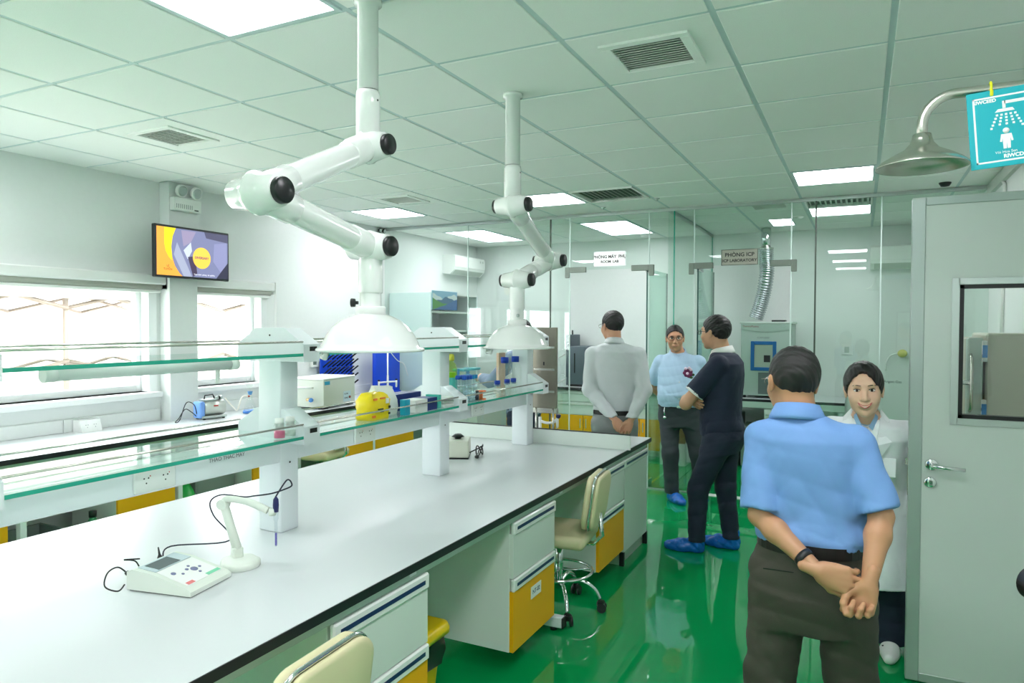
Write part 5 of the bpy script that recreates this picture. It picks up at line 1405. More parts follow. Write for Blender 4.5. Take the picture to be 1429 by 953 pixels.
# ------------------------------------------------------------ people: smooth bodies and clothes grown from distance fields
class Field:
    def __init__(self, lo, hi, h):
        self.lo = np.array(lo, np.float32)
        self.h = h
        n = [int(math.ceil((hi[i] - lo[i]) / h)) + 1 for i in range(3)]
        self.ax = [self.lo[i] + h * np.arange(n[i], dtype=np.float32) for i in range(3)]
        self.D = np.full(n, 1.0, np.float32)
    def win(self, lo, hi):
        sl, gr = [], []
        for i in range(3):
            a = int(np.clip(math.floor((lo[i] - self.lo[i]) / self.h), 0, len(self.ax[i]) - 1))
            b = int(np.clip(math.ceil((hi[i] - self.lo[i]) / self.h) + 1, a + 1, len(self.ax[i])))
            sl.append(slice(a, b))
            gr.append(self.ax[i][a:b].reshape([-1 if k == i else 1 for k in range(3)]))
        return tuple(sl), gr
    def put(self, w, d, k, sub=False):
        a = self.D[w]
        if sub:
            d = -d
            h = np.clip(0.5 - 0.5 * (d - a) / k, 0, 1)
            self.D[w] = d + (a - d) * h + k * h * (1 - h) if False else np.maximum(a, d) + k * 0.25 * np.maximum(0, 1 - np.abs(a - d) / k) ** 2
        else:
            self.D[w] = np.minimum(a, d) - k * 0.25 * np.maximum(0, 1 - np.abs(a - d) / k) ** 2
    def cone(self, a, b, ra, rb, k=0.02, sub=False, flat=False):
        a, b = np.array(a, float), np.array(b, float)
        m = max(ra, rb) + k + 3 * self.h
        w, (X, Y, Z) = self.win(np.minimum(a, b) - m, np.maximum(a, b) + m)
        ba = b - a
        t = np.clip(((X - a[0]) * ba[0] + (Y - a[1]) * ba[1] + (Z - a[2]) * ba[2]) / max(ba @ ba, 1e-9), 0, 1)
        d = np.sqrt((X - a[0] - t * ba[0]) ** 2 + (Y - a[1] - t * ba[1]) ** 2 + (Z - a[2] - t * ba[2]) ** 2) - (ra + (rb - ra) * t)
        if flat:
            u = ba / np.linalg.norm(ba)
            d = np.maximum(d, (X - b[0]) * u[0] + (Y - b[1]) * u[1] + (Z - b[2]) * u[2])
        self.put(w, d.astype(np.float32), k, sub)
        return self
    def ell(self, c, r, k=0.02, sub=False):
        c, r = np.array(c, float), np.array(r, float)
        m = r + k + 3 * self.h
        w, (X, Y, Z) = self.win(c - m, c + m)
        x, y, z = (X - c[0]), (Y - c[1]), (Z - c[2])
        k0 = np.sqrt((x / r[0]) ** 2 + (y / r[1]) ** 2 + (z / r[2]) ** 2)
        k1 = np.sqrt((x / r[0] ** 2) ** 2 + (y / r[1] ** 2) ** 2 + (z / r[2] ** 2) ** 2) + 1e-6
        self.put(w, (k0 * (k0 - 1) / k1).astype(np.float32), k, sub)
        return self
    def loft(self, rows, k=0.03, p=2.3, grow=0.0):
        """rows of (z, cx, cy, rx, ry) stacked upwards"""
        R = np.array(rows, float)
        zs = R[:, 0]
        m = k + 3 * self.h
        lo = (np.min(R[:, 1] - R[:, 3]) - m, np.min(R[:, 2] - R[:, 4]) - m, zs[0] - m)
        hi = (np.max(R[:, 1] + R[:, 3]) + m, np.max(R[:, 2] + R[:, 4]) + m, zs[-1] + m)
        w, (X, Y, Z) = self.win(lo, hi)
        f = [np.interp(Z, zs, R[:, i]) for i in range(1, 5)]
        rx, ry = f[2] + grow, f[3] + grow
        q = (np.abs((X - f[0]) / rx) ** p + np.abs((Y - f[1]) / ry) ** p) ** (1 / p)
        d = (q - 1) * np.minimum(rx, ry)
        d = np.maximum(d, np.maximum(zs[0] - Z, Z - zs[-1]))
        self.put(w, d.astype(np.float32), k)
        return self
    def cut(self, p, n):
        """remove everything on the side n points to"""
        X, Y, Z = self.full()
        n = np.array(n, float) / np.linalg.norm(n)
        self.D = np.maximum(self.D, ((X - p[0]) * n[0] + (Y - p[1]) * n[1] + (Z - p[2]) * n[2]).astype(np.float32))
        return self
    def full(self):
        return [self.ax[i].reshape([-1 if k == i else 1 for k in range(3)]) for i in range(3)]
    def folds(self, amp, waves, seed=0, near=None):
        X, Y, Z = self.full()
        rg = np.random.RandomState(seed)
        acc = 0
        for kx, ky, kz in waves:
            ph = rg.uniform(0, 6.28, 2)
            m = rg.uniform(4, 12, 3)
            acc = acc + (lambda q: np.sign(q) * np.abs(q) ** 0.8 if False else 1 - 2 * np.abs(np.sin(q * 0.5)) ** 0.6)(kx * X + ky * Y + kz * Z + ph[0] + 1.6 * np.sin(m[0] * X + m[1] * Y + m[2] * Z + ph[1]))
        g = amp / math.sqrt(len(waves)) * acc
        if near is not None:
            g = g * (0.4 + 0.8 * np.exp(-np.abs(Z - near) / 0.12))
        self.D = (self.D + g).astype(np.float32)
        return self
    def mesh(self):
        D, h = self.D, self.h
        # close the field at the borders
        for i in range(3):
            for e in (0, -1):
                ix = [slice(None)] * 3
                ix[i] = e
                D[tuple(ix)] = np.maximum(D[tuple(ix)], 1e-3)
        s = D < 0
        nx, ny, nz = D.shape
        cnt = np.zeros((nx - 1, ny - 1, nz - 1), np.int8)
        for a in (0, 1):
            for b in (0, 1):
                for c in (0, 1):
                    cnt += s[a:nx - 1 + a, b:ny - 1 + b, c:nz - 1 + c]
        act = (cnt > 0) & (cnt < 8)
        ijk = np.argwhere(act)
        idx = np.full(act.shape, -1, np.int32)
        idx[act] = np.arange(len(ijk))
        acc = np.zeros((len(ijk), 3))
        num = np.zeros(len(ijk))
        for axis in range(3):
            o1, o2 = [k for k in range(3) if k != axis]
            for a in (0, 1):
                for b in (0, 1):
                    off = np.zeros(3, int)
                    off[o1], off[o2] = a, b
                    e = off.copy()
                    e[axis] = 1
                    p, q = ijk + off, ijk + e
                    da, db = D[tuple(p.T)], D[tuple(q.T)]
                    m = (da < 0) != (db < 0)
                    t = np.where(m, da / np.where(np.abs(da - db) < 1e-12, 1, da - db), 0)
                    pos = off[None, :].astype(float).repeat(len(ijk), 0)
                    pos[:, axis] += t
                    acc += pos * m[:, None]
                    num += m
        V = (ijk + acc / num[:, None]) * h + self.lo
        F = []
        for axis in range(3):
            o1, o2 = [(1, 2), (2, 0), (0, 1)][axis]
            n = [nx, ny, nz]
            sl0 = [slice(1, n[k] - 1) for k in range(3)]
            sl1 = list(sl0)
            sl0[axis] = slice(0, n[axis] - 1)
            sl1[axis] = slice(1, n[axis])
            s0, s1 = s[tuple(sl0)], s[tuple(sl1)]
            base = np.argwhere(s0 != s1)
            inside = s0[tuple(base.T)]
            off = np.array([1, 1, 1])
            off[axis] = 0
            g = base + off
            def cell(d1, d2):
                c = g.copy()
                c[:, o1] += d1
                c[:, o2] += d2
                return idx[tuple(c.T)]
            q = np.stack([cell(-1, -1), cell(0, -1), cell(0, 0), cell(-1, 0)], 1)
            q[~inside] = q[~inside][:, ::-1]
            F.append(q)
        F = np.concatenate(F)
        F = F[(F >= 0).all(1)]
        return V, F

def np_obj(name, parts, material, parent, loc=None):
    """parts: list of (V, F) joined into one mesh"""
    V = np.concatenate([p[0] for p in parts])
    o = 0
    Fs = []
    for v, f in parts:
        Fs.append(np.asarray(f) + o)
        o += len(v)
    F = np.concatenate(Fs)
    me = bpy.data.meshes.new(name)
    me.vertices.add(len(V))
    me.vertices.foreach_set('co', V.astype(np.float32).ravel())
    me.loops.add(F.size)
    me.loops.foreach_set('vertex_index', F.astype(np.int32).ravel())
    me.polygons.add(len(F))
    me.polygons.foreach_set('loop_start', (np.arange(len(F)) * 4).astype(np.int32))
    me.polygons.foreach_set('use_smooth', np.ones(len(F), bool))
    me.update(calc_edges=True)
    me.materials.append(material)
    return link(name, me, parent, loc)

def xf(part, R, t):
    V, F = part
    return V @ np.array(R, float).T + np.array(t, float), F

def rotm(yaw=0.0, pitch=0.0, roll=0.0):
    """yaw left, pitch up, roll: x right, y forward, z up"""
    return np.array(Matrix.Rotation(yaw, 3, 'Z') @ Matrix.Rotation(pitch, 3, 'X') @ Matrix.Rotation(roll, 3, 'Y'))

def head_field(sp, neck):
    f = Field((-0.105, -0.135, -0.26), (0.105, 0.135, 0.14), sp.get('hres', 0.004))
    w = sp.get('wide', 1.0)
    f.ell((0, -0.014, 0.032), (0.074 * w, 0.094, 0.083), 0.01)
    f.ell((0, 0.026, -0.018), (0.066 * w, 0.064, 0.083), 0.03)
    f.ell((0, 0.03, -0.066), (0.05 * w, 0.05, 0.042), 0.03)
    f.ell((0, 0.066, -0.098), (0.02, 0.018, 0.016), 0.025)
    for s in (-1, 1):
        f.ell((s * 0.038, 0.062, -0.026), (0.022, 0.02, 0.022), 0.03)
        f.ell((s * 0.077 * w, -0.006, -0.006), (0.008, 0.017, 0.031), 0.008)
        f.ell((s * 0.082 * w, -0.012, 0.008), (0.006, 0.013, 0.018), 0.006)
    f.cone((-0.03, 0.08, 0.032), (0.03, 0.08, 0.032), 0.012, 0.012, 0.02)
    for s in (-1, 1):
        f.ell((s * 0.031, 0.103, 0.010), (0.0165, 0.016, 0.011), 0.012, sub=True)
    f.cone((0, 0.086, 0.014), (0, 0.104, -0.028), 0.0075, 0.0125, 0.012)
    for s in (-1, 1):
        f.ell((s * 0.012, 0.094, -0.032), (0.0085, 0.01, 0.0075), 0.006)
    f.ell((0, 0.088, -0.058), (0.026, 0.012, 0.016), 0.014)
    nb = neck
    f.cone((0, -0.03, -0.03), nb, 0.054 * sp.get('neckw', 1), 0.058 * sp.get('neckw', 1), 0.02)
    return f.mesh()

def hair_field(sp):
    st = sp.get('hair', 'short')
    f = Field((-0.12, -0.15, -0.13), (0.12, 0.15, 0.16), 0.004)
    w = sp.get('wide', 1.0)
    th = sp.get('hair_t', 0.012)
    f.ell((0, -0.016, 0.034), (0.074 * w + th * 0.8, 0.094 + th, 0.084 + th * 1.2), 0.01)
    X, Y, Z = f.full()
    if st == 'short':
        ys = np.array([-0.2, -0.11, -0.075, -0.035, 0.0, 0.022, 0.034, 0.046, 0.07, 0.09, 0.2])
        zs = np.array([-0.07, -0.068, -0.062, -0.02, 0.022, 0.0, -0.004, 0.05, 0.074, 0.086, 0.1])
    else:
        ys = np.array([-0.2, -0.11, -0.07, -0.03, 0.0, 0.03, 0.042, 0.055, 0.075, 0.09, 0.2])
        zs = np.array([-0.06, -0.055, -0.05, -0.045, -0.03, 0.0, 0.04, 0.075, 0.1, 0.11, 0.12])
    zl = np.interp(Y, ys, zs)
    if st == 'swept':      # parted hair sweeping down over the left temple
        zl = zl - (0.06 * np.clip((np.abs(X + 0.0) - 0.012) / 0.06, 0, 1) ** 1.3 + 0.03 * np.clip((-X - 0.0) / 0.05, 0, 1)) * np.clip((Y - 0.02) / 0.05, 0, 1)
    if st == 'short':
        zl = zl - 0.03 * np.clip((np.abs(X) - 0.03) / 0.03, 0, 1) * np.clip((Y - 0.04) / 0.04, 0, 1)
    edge = 0.0025 * np.sin(260 * X + 60 * Y) + 0.002 * np.sin(420 * X)
    f.D = np.maximum(f.D, ((zl - Z + edge) * 0.7).astype(np.float32))
    if st == 'swept':
        f.cone((0, -0.1, 0.0), (0.0, -0.125, -0.05), 0.03, 0.026, 0.02)
        f.cone((0.0, -0.125, -0.05), (0.02, -0.11, -0.13), 0.024, 0.012, 0.02)
    f.D = (f.D + 0.0009 * np.sin(330 * X + 25 * np.sin(14 * Z + 9 * Y)) * np.ones_like(Z) + 0.0011 * np.sin(200 * Y + 120 * X + 18 * np.sin(11 * Z))).astype(np.float32)
    if sp.get('bald'):
        bx, by, bz, br = sp['bald']
        f.ell((bx, by, bz), (br, br, br), 0.02, sub=True)
    return f.mesh()

def hand_field(curl=(0.5, 0.6, 0.4), thumb=0.3, k=1.0, spread=0.04):
    """wrist at the origin, fingers along +z, palm facing +y, thumb on +x"""
    f = Field((-0.075, -0.06, -0.08), (0.09, 0.11, 0.215), 0.0028)
    f.cone((0, 0, -0.035), (0, 0, 0.01), 0.019, 0.0235, 0.012)
    f.ell((0, 0, 0.05), (0.036, 0.0145, 0.05), 0.02)
    xs = (0.031, 0.011, -0.010, -0.029)
    ln = (0.072, 0.080, 0.074, 0.057)
    kn = (0.088, 0.093, 0.088, 0.08)
    for i in range(4):
        f.cone((xs[i] * 0.5, 0, 0.02), (xs[i], -0.002, kn[i]), 0.014, 0.0118, 0.012)
        p = np.array((xs[i], -0.002, kn[i]))
        a = 0.0
        sx = spread * (1.5 - i)
        r = 0.0095 if i < 3 else 0.0083
        for sgl, cr, r1 in ((0.46, curl[0], r * 0.94), (0.3, curl[1], r * 0.86), (0.24, curl[2], r * 0.74)):
            a += cr * (1 + 0.06 * i)
            d = np.array((sx, math.sin(a), math.cos(a)))
            d = d / np.linalg.norm(d)
            q = p + d * ln[i] * sgl
            f.cone(p, q, r, r1, 0.004)
            p, r = q, r1
    b = np.array((0.022, 0.006, 0.022))
    m = np.array((0.046 - 0.012 * thumb, 0.012 + 0.022 * thumb, 0.052))
    e = np.array((0.056 - 0.035 * thumb, 0.018 + 0.03 * thumb, 0.082))
    t = np.array((0.056 - 0.065 * thumb, 0.022 + 0.034 * thumb, 0.107))
    f.cone(b, m, 0.0155, 0.013, 0.014)
    f.cone(m, e, 0.012, 0.0103, 0.005)
    f.cone(e, t, 0.0102, 0.0085, 0.004)
    return f.mesh()

def place_hand(part, wrist, f, n, side):
    """side +1: thumb on the right of (fingers f, palm n); mirrored otherwise"""
    f = np.array(f, float) / np.linalg.norm(f)
    n = np.array(n, float)
    n = n - f * (n @ f)
    n = n / np.linalg.norm(n)
    x = np.cross(f, n) * side
    V, F = part
    R = np.stack([x, n, f], 1)
    V2 = V @ R.T + np.array(wrist, float)
    if side > 0:
        F = F[:, ::-1]
    return V2, F

M_SKIN = {}
def skin(name, rgb):
    return mat('skin_' + name, rgb, 0.48, noise=0.05, nscale=60, bump=0.06, bscale=400, sss=0.08)
m_hair = mat('black_hair', (24, 22, 22), 0.42, noise=0.35, nscale=120, stretch=(6, 6, 1), bump=0.5, bscale=260)
m_lens = glass_mat('lens_glass', (0.93, 0.95, 0.95))
m_eyew = mat('eye_white', (228, 224, 218), 0.25)
m_iris = mat('eye_dark', (30, 20, 16), 0.12)
m_shoec = mat('shoe_cover_blue', (18, 104, 196), 0.25, noise=0.25, nscale=40)

def glasses(root, Rh, c, m_frame_):
    g = bpy.data.objects.new('glasses', None)
    COL.objects.link(g)
    M = Matrix.Translation(Vector(c)) @ Matrix(Rh.tolist()).to_4x4()
    b = MB()
    for s in (-1, 1):
        ring = [M @ Vector((s * 0.034 + 0.0255 * math.cos(a), 0.108 - 0.06 * (abs(0.034 + 0.0255 * math.cos(a) * s * s)) * 0.15, 0.008 + 0.018 * math.sin(a))) for a in [2 * PI * k / 24 for k in range(24)]]
        b.tube(ring, 0.0018, 6, closed=True)
        b.tube([M @ Vector((s * 0.0585, 0.107, 0.014)), M @ Vector((s * 0.078, 0.085, 0.014)), M @ Vector((s * 0.083, 0.0, 0.012)), M @ Vector((s * 0.082, -0.015, -0.005))], 0.0017, 6)
    b.tube([M @ Vector((-0.0095, 0.108, 0.012)), M @ Vector((0, 0.11, 0.016)), M @ Vector((0.0095, 0.108, 0.012))], 0.0017, 6)
    bpy.data.objects.remove(g)
    fr_ = b.build('glasses_frame', m_frame_, root)
    for s in (-1, 1):
        l = MB()
        l.lathe([(0.0, 0), (0.0178, 0.0), (0.0178, 0.0012), (0, 0.0012)], (0, 0, 0), (0, 1, 0), n=20)
        l.v = [tuple(M @ Vector((s * 0.034 + v[0] * 1.38, 0.1065 + v[1], 0.008 + v[2]))) for v in l.v]
        l.build('lens', m_lens, fr_)

def face_parts(root, Rh, c, woman=False):
    M = Matrix.Translation(Vector(c)) @ Matrix(Rh.tolist()).to_4x4()
    hb = mat('eyebrow', (44, 34, 30), 0.7)
    for s in (-1, 1):
        e = MB().ell((s * 0.031, 0.0835, 0.009), (0.0135, 0.0085, 0.0062), 14, 8, M=M).build('eye', m_eyew, root)
        MB().ell((s * 0.0305, 0.0895, 0.009), (0.006, 0.0034, 0.0056), 12, 8, M=M).build('iris', m_iris, e)
        lid = [M @ Vector((s * (0.016 + 0.03 * t), 0.092 - 0.012 * t * t, 0.010 + 0.0062 * math.sin(PI * (0.08 + 0.84 * t)))) for t in [k / 8 for k in range(9)]]
        MB().tube(lid, [0.0008, 0.0014, 0.0018, 0.002, 0.002, 0.002, 0.0018, 0.0014, 0.0009], 6).build('eyelid', m_iris, e)
        br = [M @ Vector((s * (0.014 + 0.034 * t), 0.0975 - 0.02 * t * t, 0.027 + (0.006 if woman else 0.004) * math.sin(PI * (0.15 + 0.7 * t)))) for t in [k / 6 for k in range(7)]]
        MB().tube(br, [0.0018, 0.003, 0.0034, 0.0034, 0.003, 0.0022, 0.0012] if not woman else [0.0014, 0.002, 0.0023, 0.0023, 0.002, 0.0016, 0.001], 6).build('eyebrow', hb, root)
    lipm = mat('lips_red', (196, 104, 100), 0.4) if woman else mat('lips_brown', (164, 100, 88), 0.45)
    wdt = 0.029 if woman else 0.023
    cv = 0.015 if woman else 0.001
    def lipline(dz, bulge, k):
        return [M @ Vector((wdt * t, 0.0985 + bulge - 0.0105 * t * t, -0.060 + dz * (1 - t * t) + cv * t * t)) for t in [-1 + q / 6 for q in range(13)]]
    op = 0.0065 if woman else 0.0018
    tp_ = [0.0008] + [0.0019] * 11 + [0.0008]
    MB().tube(lipline(op * 0.35, 0.001, 0), tp_, 8).build('upper_lip', lipm, root)
    MB().tube(lipline(-op * 1.5, 0.002, 0), [0.0008] + [0.0025] * 11 + [0.0008], 8).build('lower_lip', lipm, root)
    if woman:
        tv_ = []
        for t in [-0.78 + q * 1.56 / 10 for q in range(11)]:
            for dz in (op * 0.3, -op * 1.0):
                tv_.append(M @ Vector((wdt * t, 0.0995 - 0.0105 * t * t, -0.060 + dz * (1 - t * t) + cv * t * t)))
        m_ = MB()
        m_.add(tv_, [(2 * q, 2 * q + 1, 2 * q + 3, 2 * q + 2) for q in range(10)], True)
        m_.build('teeth', mat('teeth_white', (238, 234, 226), 0.25), root)

def shoe(root, ankle, yaw, m, cover=False, seed=0, L=0.26, name='shoe'):
    f = Field((-0.075, -0.13, -0.01), (0.075, 0.22, 0.16), 0.005)
    f.cone((0, -0.06, 0.035), (0, 0.05, 0.036), 0.038, 0.042, 0.03)
    f.cone((0, 0.05, 0.03), (0.004, 0.15, 0.024), 0.044, 0.03, 0.04)
    f.ell((0, 0.075, 0.026), (0.048, 0.09, 0.03), 0.02)
    f.cone((0, -0.045, 0.05), (0, -0.045, 0.11 if cover else 0.085), 0.042, 0.05 if cover else 0.04, 0.03)
    if cover:
        f.folds(0.004, [(30, 90, 70), (110, 40, 40), (60, -70, 90), (90, 60, -80)], seed)
    f.cut((0, 0, 0.0), (0, 0, -1))
    V, F = f.mesh()
    V = V * (L / 0.27)
    R = np.array(Matrix.Rotation(yaw, 3, 'Z'))
    V = V @ R.T + np.array((ankle[0], ankle[1] + 0.0, 0.0)) + R @ np.array((0, 0.045, 0))
    return np_obj(name, [(V, F)], m, root)

def person(label, loc, rz, P):
    root = thing('person', label, 'person', loc, rz)
    k = P
    sk = k['skin']
    # ---- head
    Rh = rotm(*k['head_rot'])
    hc = np.array(k['head'], float)
    hs = k.get('head_scale', 1.0)
    nb = Rh.T @ (np.array(k['neck'], float) - hc) / hs
    head = head_field(k, nb)
    head = xf((head[0] * hs, head[1]), Rh, hc)
    hair = hair_field(k)
    hair = xf((hair[0] * hs, hair[1]), Rh, hc)
    # ---- bare body inside the clothes
    T = k['torso']
    lo = np.min([[r[1] - r[3], r[2] - r[4], r[0]] for r in T] + [k['el'][s] for s in 'LR'] + [k['wr'][s] for s in 'LR'], 0) - 0.12
    hi = np.max([[r[1] + r[3], r[2] + r[4], r[0]] for r in T] + [k['el'][s] for s in 'LR'] + [k['wr'][s] for s in 'LR'], 0) + 0.12
    f = Field(lo, hi, 0.007)
    f.loft([(z, cx, cy, rx - 0.025, ry - 0.025) for z, cx, cy, rx, ry in T if rx > 0.06], 0.03)
    f.cone(k['neck'], (T[-3][1], T[-3][2], T[-3][0]), 0.058, 0.07, 0.03)
    ak = k.get('arm', 1.0)
    for s in 'LR':
        f.cone((T[-3][1], T[-3][2], T[-3][0]), k['sh'][s], 0.05, 0.045, 0.02)
        f.cone(k['sh'][s], k['el'][s], 0.046 * ak, 0.038 * ak, 0.02)
        e, w = np.array(k['el'][s], float), np.array(k['wr'][s], float)
        f.cone(e, e + (w - e) * 0.3, 0.038 * ak, 0.041 * ak, 0.02)
        f.cone(e + (w - e) * 0.3, w, 0.041 * ak, 0.026 * ak, 0.02)
    parts = [f.mesh(), head]
    for s in 'LR':
        hd = k['hand'][s]
        # L hand: thumb lies on the left of its palm; handled by the mirrored side
        hp = hand_field(hd.get('curl', (0.4, 0.5, 0.3)), hd.get('thumb', 0.3))
        hp = (hp[0] * k.get('hand_scale', 1.0), hp[1])
        parts.append(place_hand(hp, k['wr'][s], hd['f'], hd['n'], hd.get('side', 1 if s == 'R' else -1)))
    np_obj('body', parts, sk, root)
    np_obj('hair', [hair], k.get('hair_mat', m_hair), root)
    if k.get('face'):
        face_parts(root, Rh * hs, hc, k['face'] == 'woman')
    if k.get('glasses'):
        glasses(root, Rh * hs, hc, k['glasses'])
    # ---- shirt
    sleeve = k.get('sleeve', 1.0)
    g = k.get('shirt_grow', 0.004)
    f = Field(lo - 0.05, hi + 0.05, 0.0065)
    Tn = [r for r in T if r[0] < k['neck'][2] - 0.012] + [(k['neck'][2] + 0.006, k['neck'][0], k['neck'][1], 0.06 * k.get('neckw', 1), 0.058 * k.get('neckw', 1))]
    f.loft(Tn, 0.02, k.get('torso_p', 2.4), g)
    sr = k.get('sleeve_r', (0.062, 0.058, 0.046))
    for s in 'LR':
        S, E, W = (np.array(k[q][s], float) for q in ('sh', 'el', 'wr'))
        f.cone((T[-3][1], T[-3][2], T[-3][0] - 0.01), S, 0.055, 0.055, 0.03)
        if sleeve > 1.0:
            f.cone(S, E, sr[0], sr[1], 0.02)
            f.cone(E, E + (W - E) * (sleeve - 1.0), sr[1], sr[2], 0.02, flat=True)
        else:
            f.cone(S, S + (E - S) * sleeve, sr[0], sr[1], 0.014, flat=True)
    f.folds(k.get('fold', 0.004), [(30, 26, 34), (-32, 20, 30), (55, 30, 26), (-50, 30, 34), (12, 10, 70), (70, 20, -20)], k.get('seed', 1), k['hem'] + 0.05)
    # the hem, and the neck opening
    f.cut((0, 0, k['hem']), (0, 0, -1))
    nk = np.array(k['neck'], float)
    f.ell(nk + np.array(k.get('neck_open', (0, 0.012, 0.035))), k.get('neck_r', (0.066, 0.066, 0.06)), 0.012, sub=True)
    if k.get('vee'):
        a, b_, r0, r1 = k['vee']
        f.cone(a, b_, r0, r1, 0.01, sub=True)
    np_obj(k.get('shirt_name', 'shirt'), [f.mesh()], k['shirt'], root)
    # collar: a standing and folded band around the neck
    if k.get('collar'):
        cm = k['collar']
        b = MB()
        n_ = 28
        tilt = k.get('collar_tilt', 0.25)
        vs = []
        for ring, (dr, dz) in enumerate(((0.0, -0.004), (0.002, 0.034), (0.007, 0.038), (0.026, -0.002), (0.028, -0.014), (0.016, -0.012))):
            for i in range(n_):
                a = -PI / 2 + 2 * PI * (i + 0.5) / n_ if False else PI / 2 + 0.16 + (2 * PI - 0.32) * i / (n_ - 1)
                front = max(0, math.sin(a))
                rx, ry = 0.062 * k.get('neckw', 1) + dr, 0.066 * k.get('neckw', 1) + dr
                drop = (0.03 * front ** 4 if ring >= 3 else 0.0) + (0.012 * front ** 3 if ring in (1, 2) else 0)
                vs.append((nk[0] + rx * math.cos(a) + k.get('collar_dx', 0), nk[1] + 0.006 + ry * math.sin(a), nk[2] + 0.0 + dz - drop - tilt * 0.066 * (math.sin(a) + 0.3)))
        nr = 6
        fs = [(r * n_ + i, r * n_ + i + 1, (r + 1) * n_ + i + 1, (r + 1) * n_ + i) for r in range(nr - 1) for i in range(n_ - 1)]
        fs += [((nr - 1) * n_ + i, (nr - 1) * n_ + i + 1, i + 1, i) for i in range(n_ - 1)]
        b.add(vs, fs, True)
        b.build('collar', cm, root)
    # ---- trousers
    if k.get('trousers'):
        hp_, kn_, an_ = k['hip'], k['knee'], k['ankle']
        tr_ = k.get('leg_r', (0.088, 0.066, 0.056))
        allp = [hp_[s] for s in 'LR'] + [kn_[s] for s in 'LR'] + [an_[s] for s in 'LR'] + [(r[1], r[2], r[0]) for r in k['hips']]
        lo2, hi2 = np.min(allp, 0) - 0.2, np.max(allp, 0) + 0.2
        f = Field(lo2, hi2, 0.0075)
        f.loft(k['hips'], 0.05, 2.3)
        for s in 'LR':
            h_, q_, a_ = (np.array(z[s], float) for z in (hp_, kn_, an_))
            f.cone(h_, q_, tr_[0], tr_[1], 0.045 if s == 'L' else 0.03)
            f.cone(q_, a_ + np.array((0, 0, -0.05)), tr_[1], tr_[2], 0.03)
        f.folds(k.get('tfold', 0.004), [(20, 16, 44), (-24, 20, 40), (40, 30, 30), (10, 14, 80)], k.get('seed', 1) + 5)
        f.cut((0, 0, k['waist']), (0, 0, 1))
        f.cut((0, 0, k.get('cuff', 0.05)), (0, 0, -1))
        np_obj('trousers', [f.mesh()], k['trousers'], root)
        if k.get('belt'):
            w = k['waist']
            rows = np.array(k['hips'], float)
            b = MB()
            ring = []
            cx, cy, rx, ry = (np.interp(w - 0.015, rows[:, 0], rows[:, i]) for i in range(1, 5))
            n_ = 40
            vs = []
            for dz, dr in ((-0.022, 0.006), (-0.022, 0.013), (0.014, 0.013), (0.014, 0.006)):
                for i in range(n_):
                    a = 2 * PI * i / n_
                    ca, sa = math.cos(a), math.sin(a)
                    q = (abs(ca / (rx + dr)) ** 2.3 + abs(sa / (ry + dr)) ** 2.3) ** (-1 / 2.3)
                    vs.append((cx + q * ca, cy + q * sa, w + dz))
            fs = [(r * n_ + i, r * n_ + (i + 1) % n_, ((r + 1) % 4) * n_ + (i + 1) % n_, ((r + 1) % 4) * n_ + i) for r in range(4) for i in range(n_)]
            b.add(vs, fs, False)
            b.build('belt', k['belt'], root)
            if k.get('buckle'):
                MB().box(cx - 0.02, cx + 0.02, cy + ry + 0.012, cy + ry + 0.018, w - 0.024, w + 0.016, 0.003).build('buckle', m_chrome, root)
    for i, s in enumerate('LR'):
        if k.get('shoes'):
            shoe(root, k['ankle'][s], k.get('foot_yaw', {}).get(s, 0.0), k['shoes'], k.get('cover', False), i + k.get('seed', 1), k.get('foot', 0.26), k.get('shoe_name', 'shoe'))
    return root
# ------------------------------------------------------------ the people in the room
m_denim = mat('dark_denim', (28, 38, 60), 0.75, noise=0.12, nscale=300, bump=0.3, bscale=500)
m_slate = mat('slate_trousers', (56, 62, 68), 0.75, noise=0.06, nscale=300, bump=0.2, bscale=500)
m_grtr = mat('grey_trousers', (132, 138, 138), 0.75, noise=0.05, nscale=300, bump=0.2, bscale=500)
m_brown = mat('brown_trousers', (70, 66, 58), 0.75, noise=0.08, nscale=350, bump=0.25, bscale=500)
m_blueshirt = mat('blue_shirt', (112, 154, 210), 0.7, noise=0.06, nscale=500, bump=0.25, bscale=450, stretch=(1, 1, 3))
m_paleblue = mat('pale_blue_shirt', (178, 208, 234), 0.65, noise=0.04, nscale=300, bump=0.2, bscale=400)
m_greyshirt = mat('grey_shirt', (206, 212, 214), 0.65, noise=0.03, nscale=400, bump=0.2, bscale=400)
m_navypolo = mat('navy_polo', (24, 36, 60), 0.75, noise=0.06, nscale=400, bump=0.2, bscale=500)
m_coat = mat('lab_coat', (240, 245, 248), 0.7, noise=0.02, nscale=300, bump=0.15, bscale=300)
m_leather = mat('belt_leather', (26, 24, 24), 0.4)
m_gframe = mat('glasses_black', (28, 26, 30), 0.3)
m_gwire = mat('glasses_wire', (150, 150, 150), 0.25, metal=0.9)

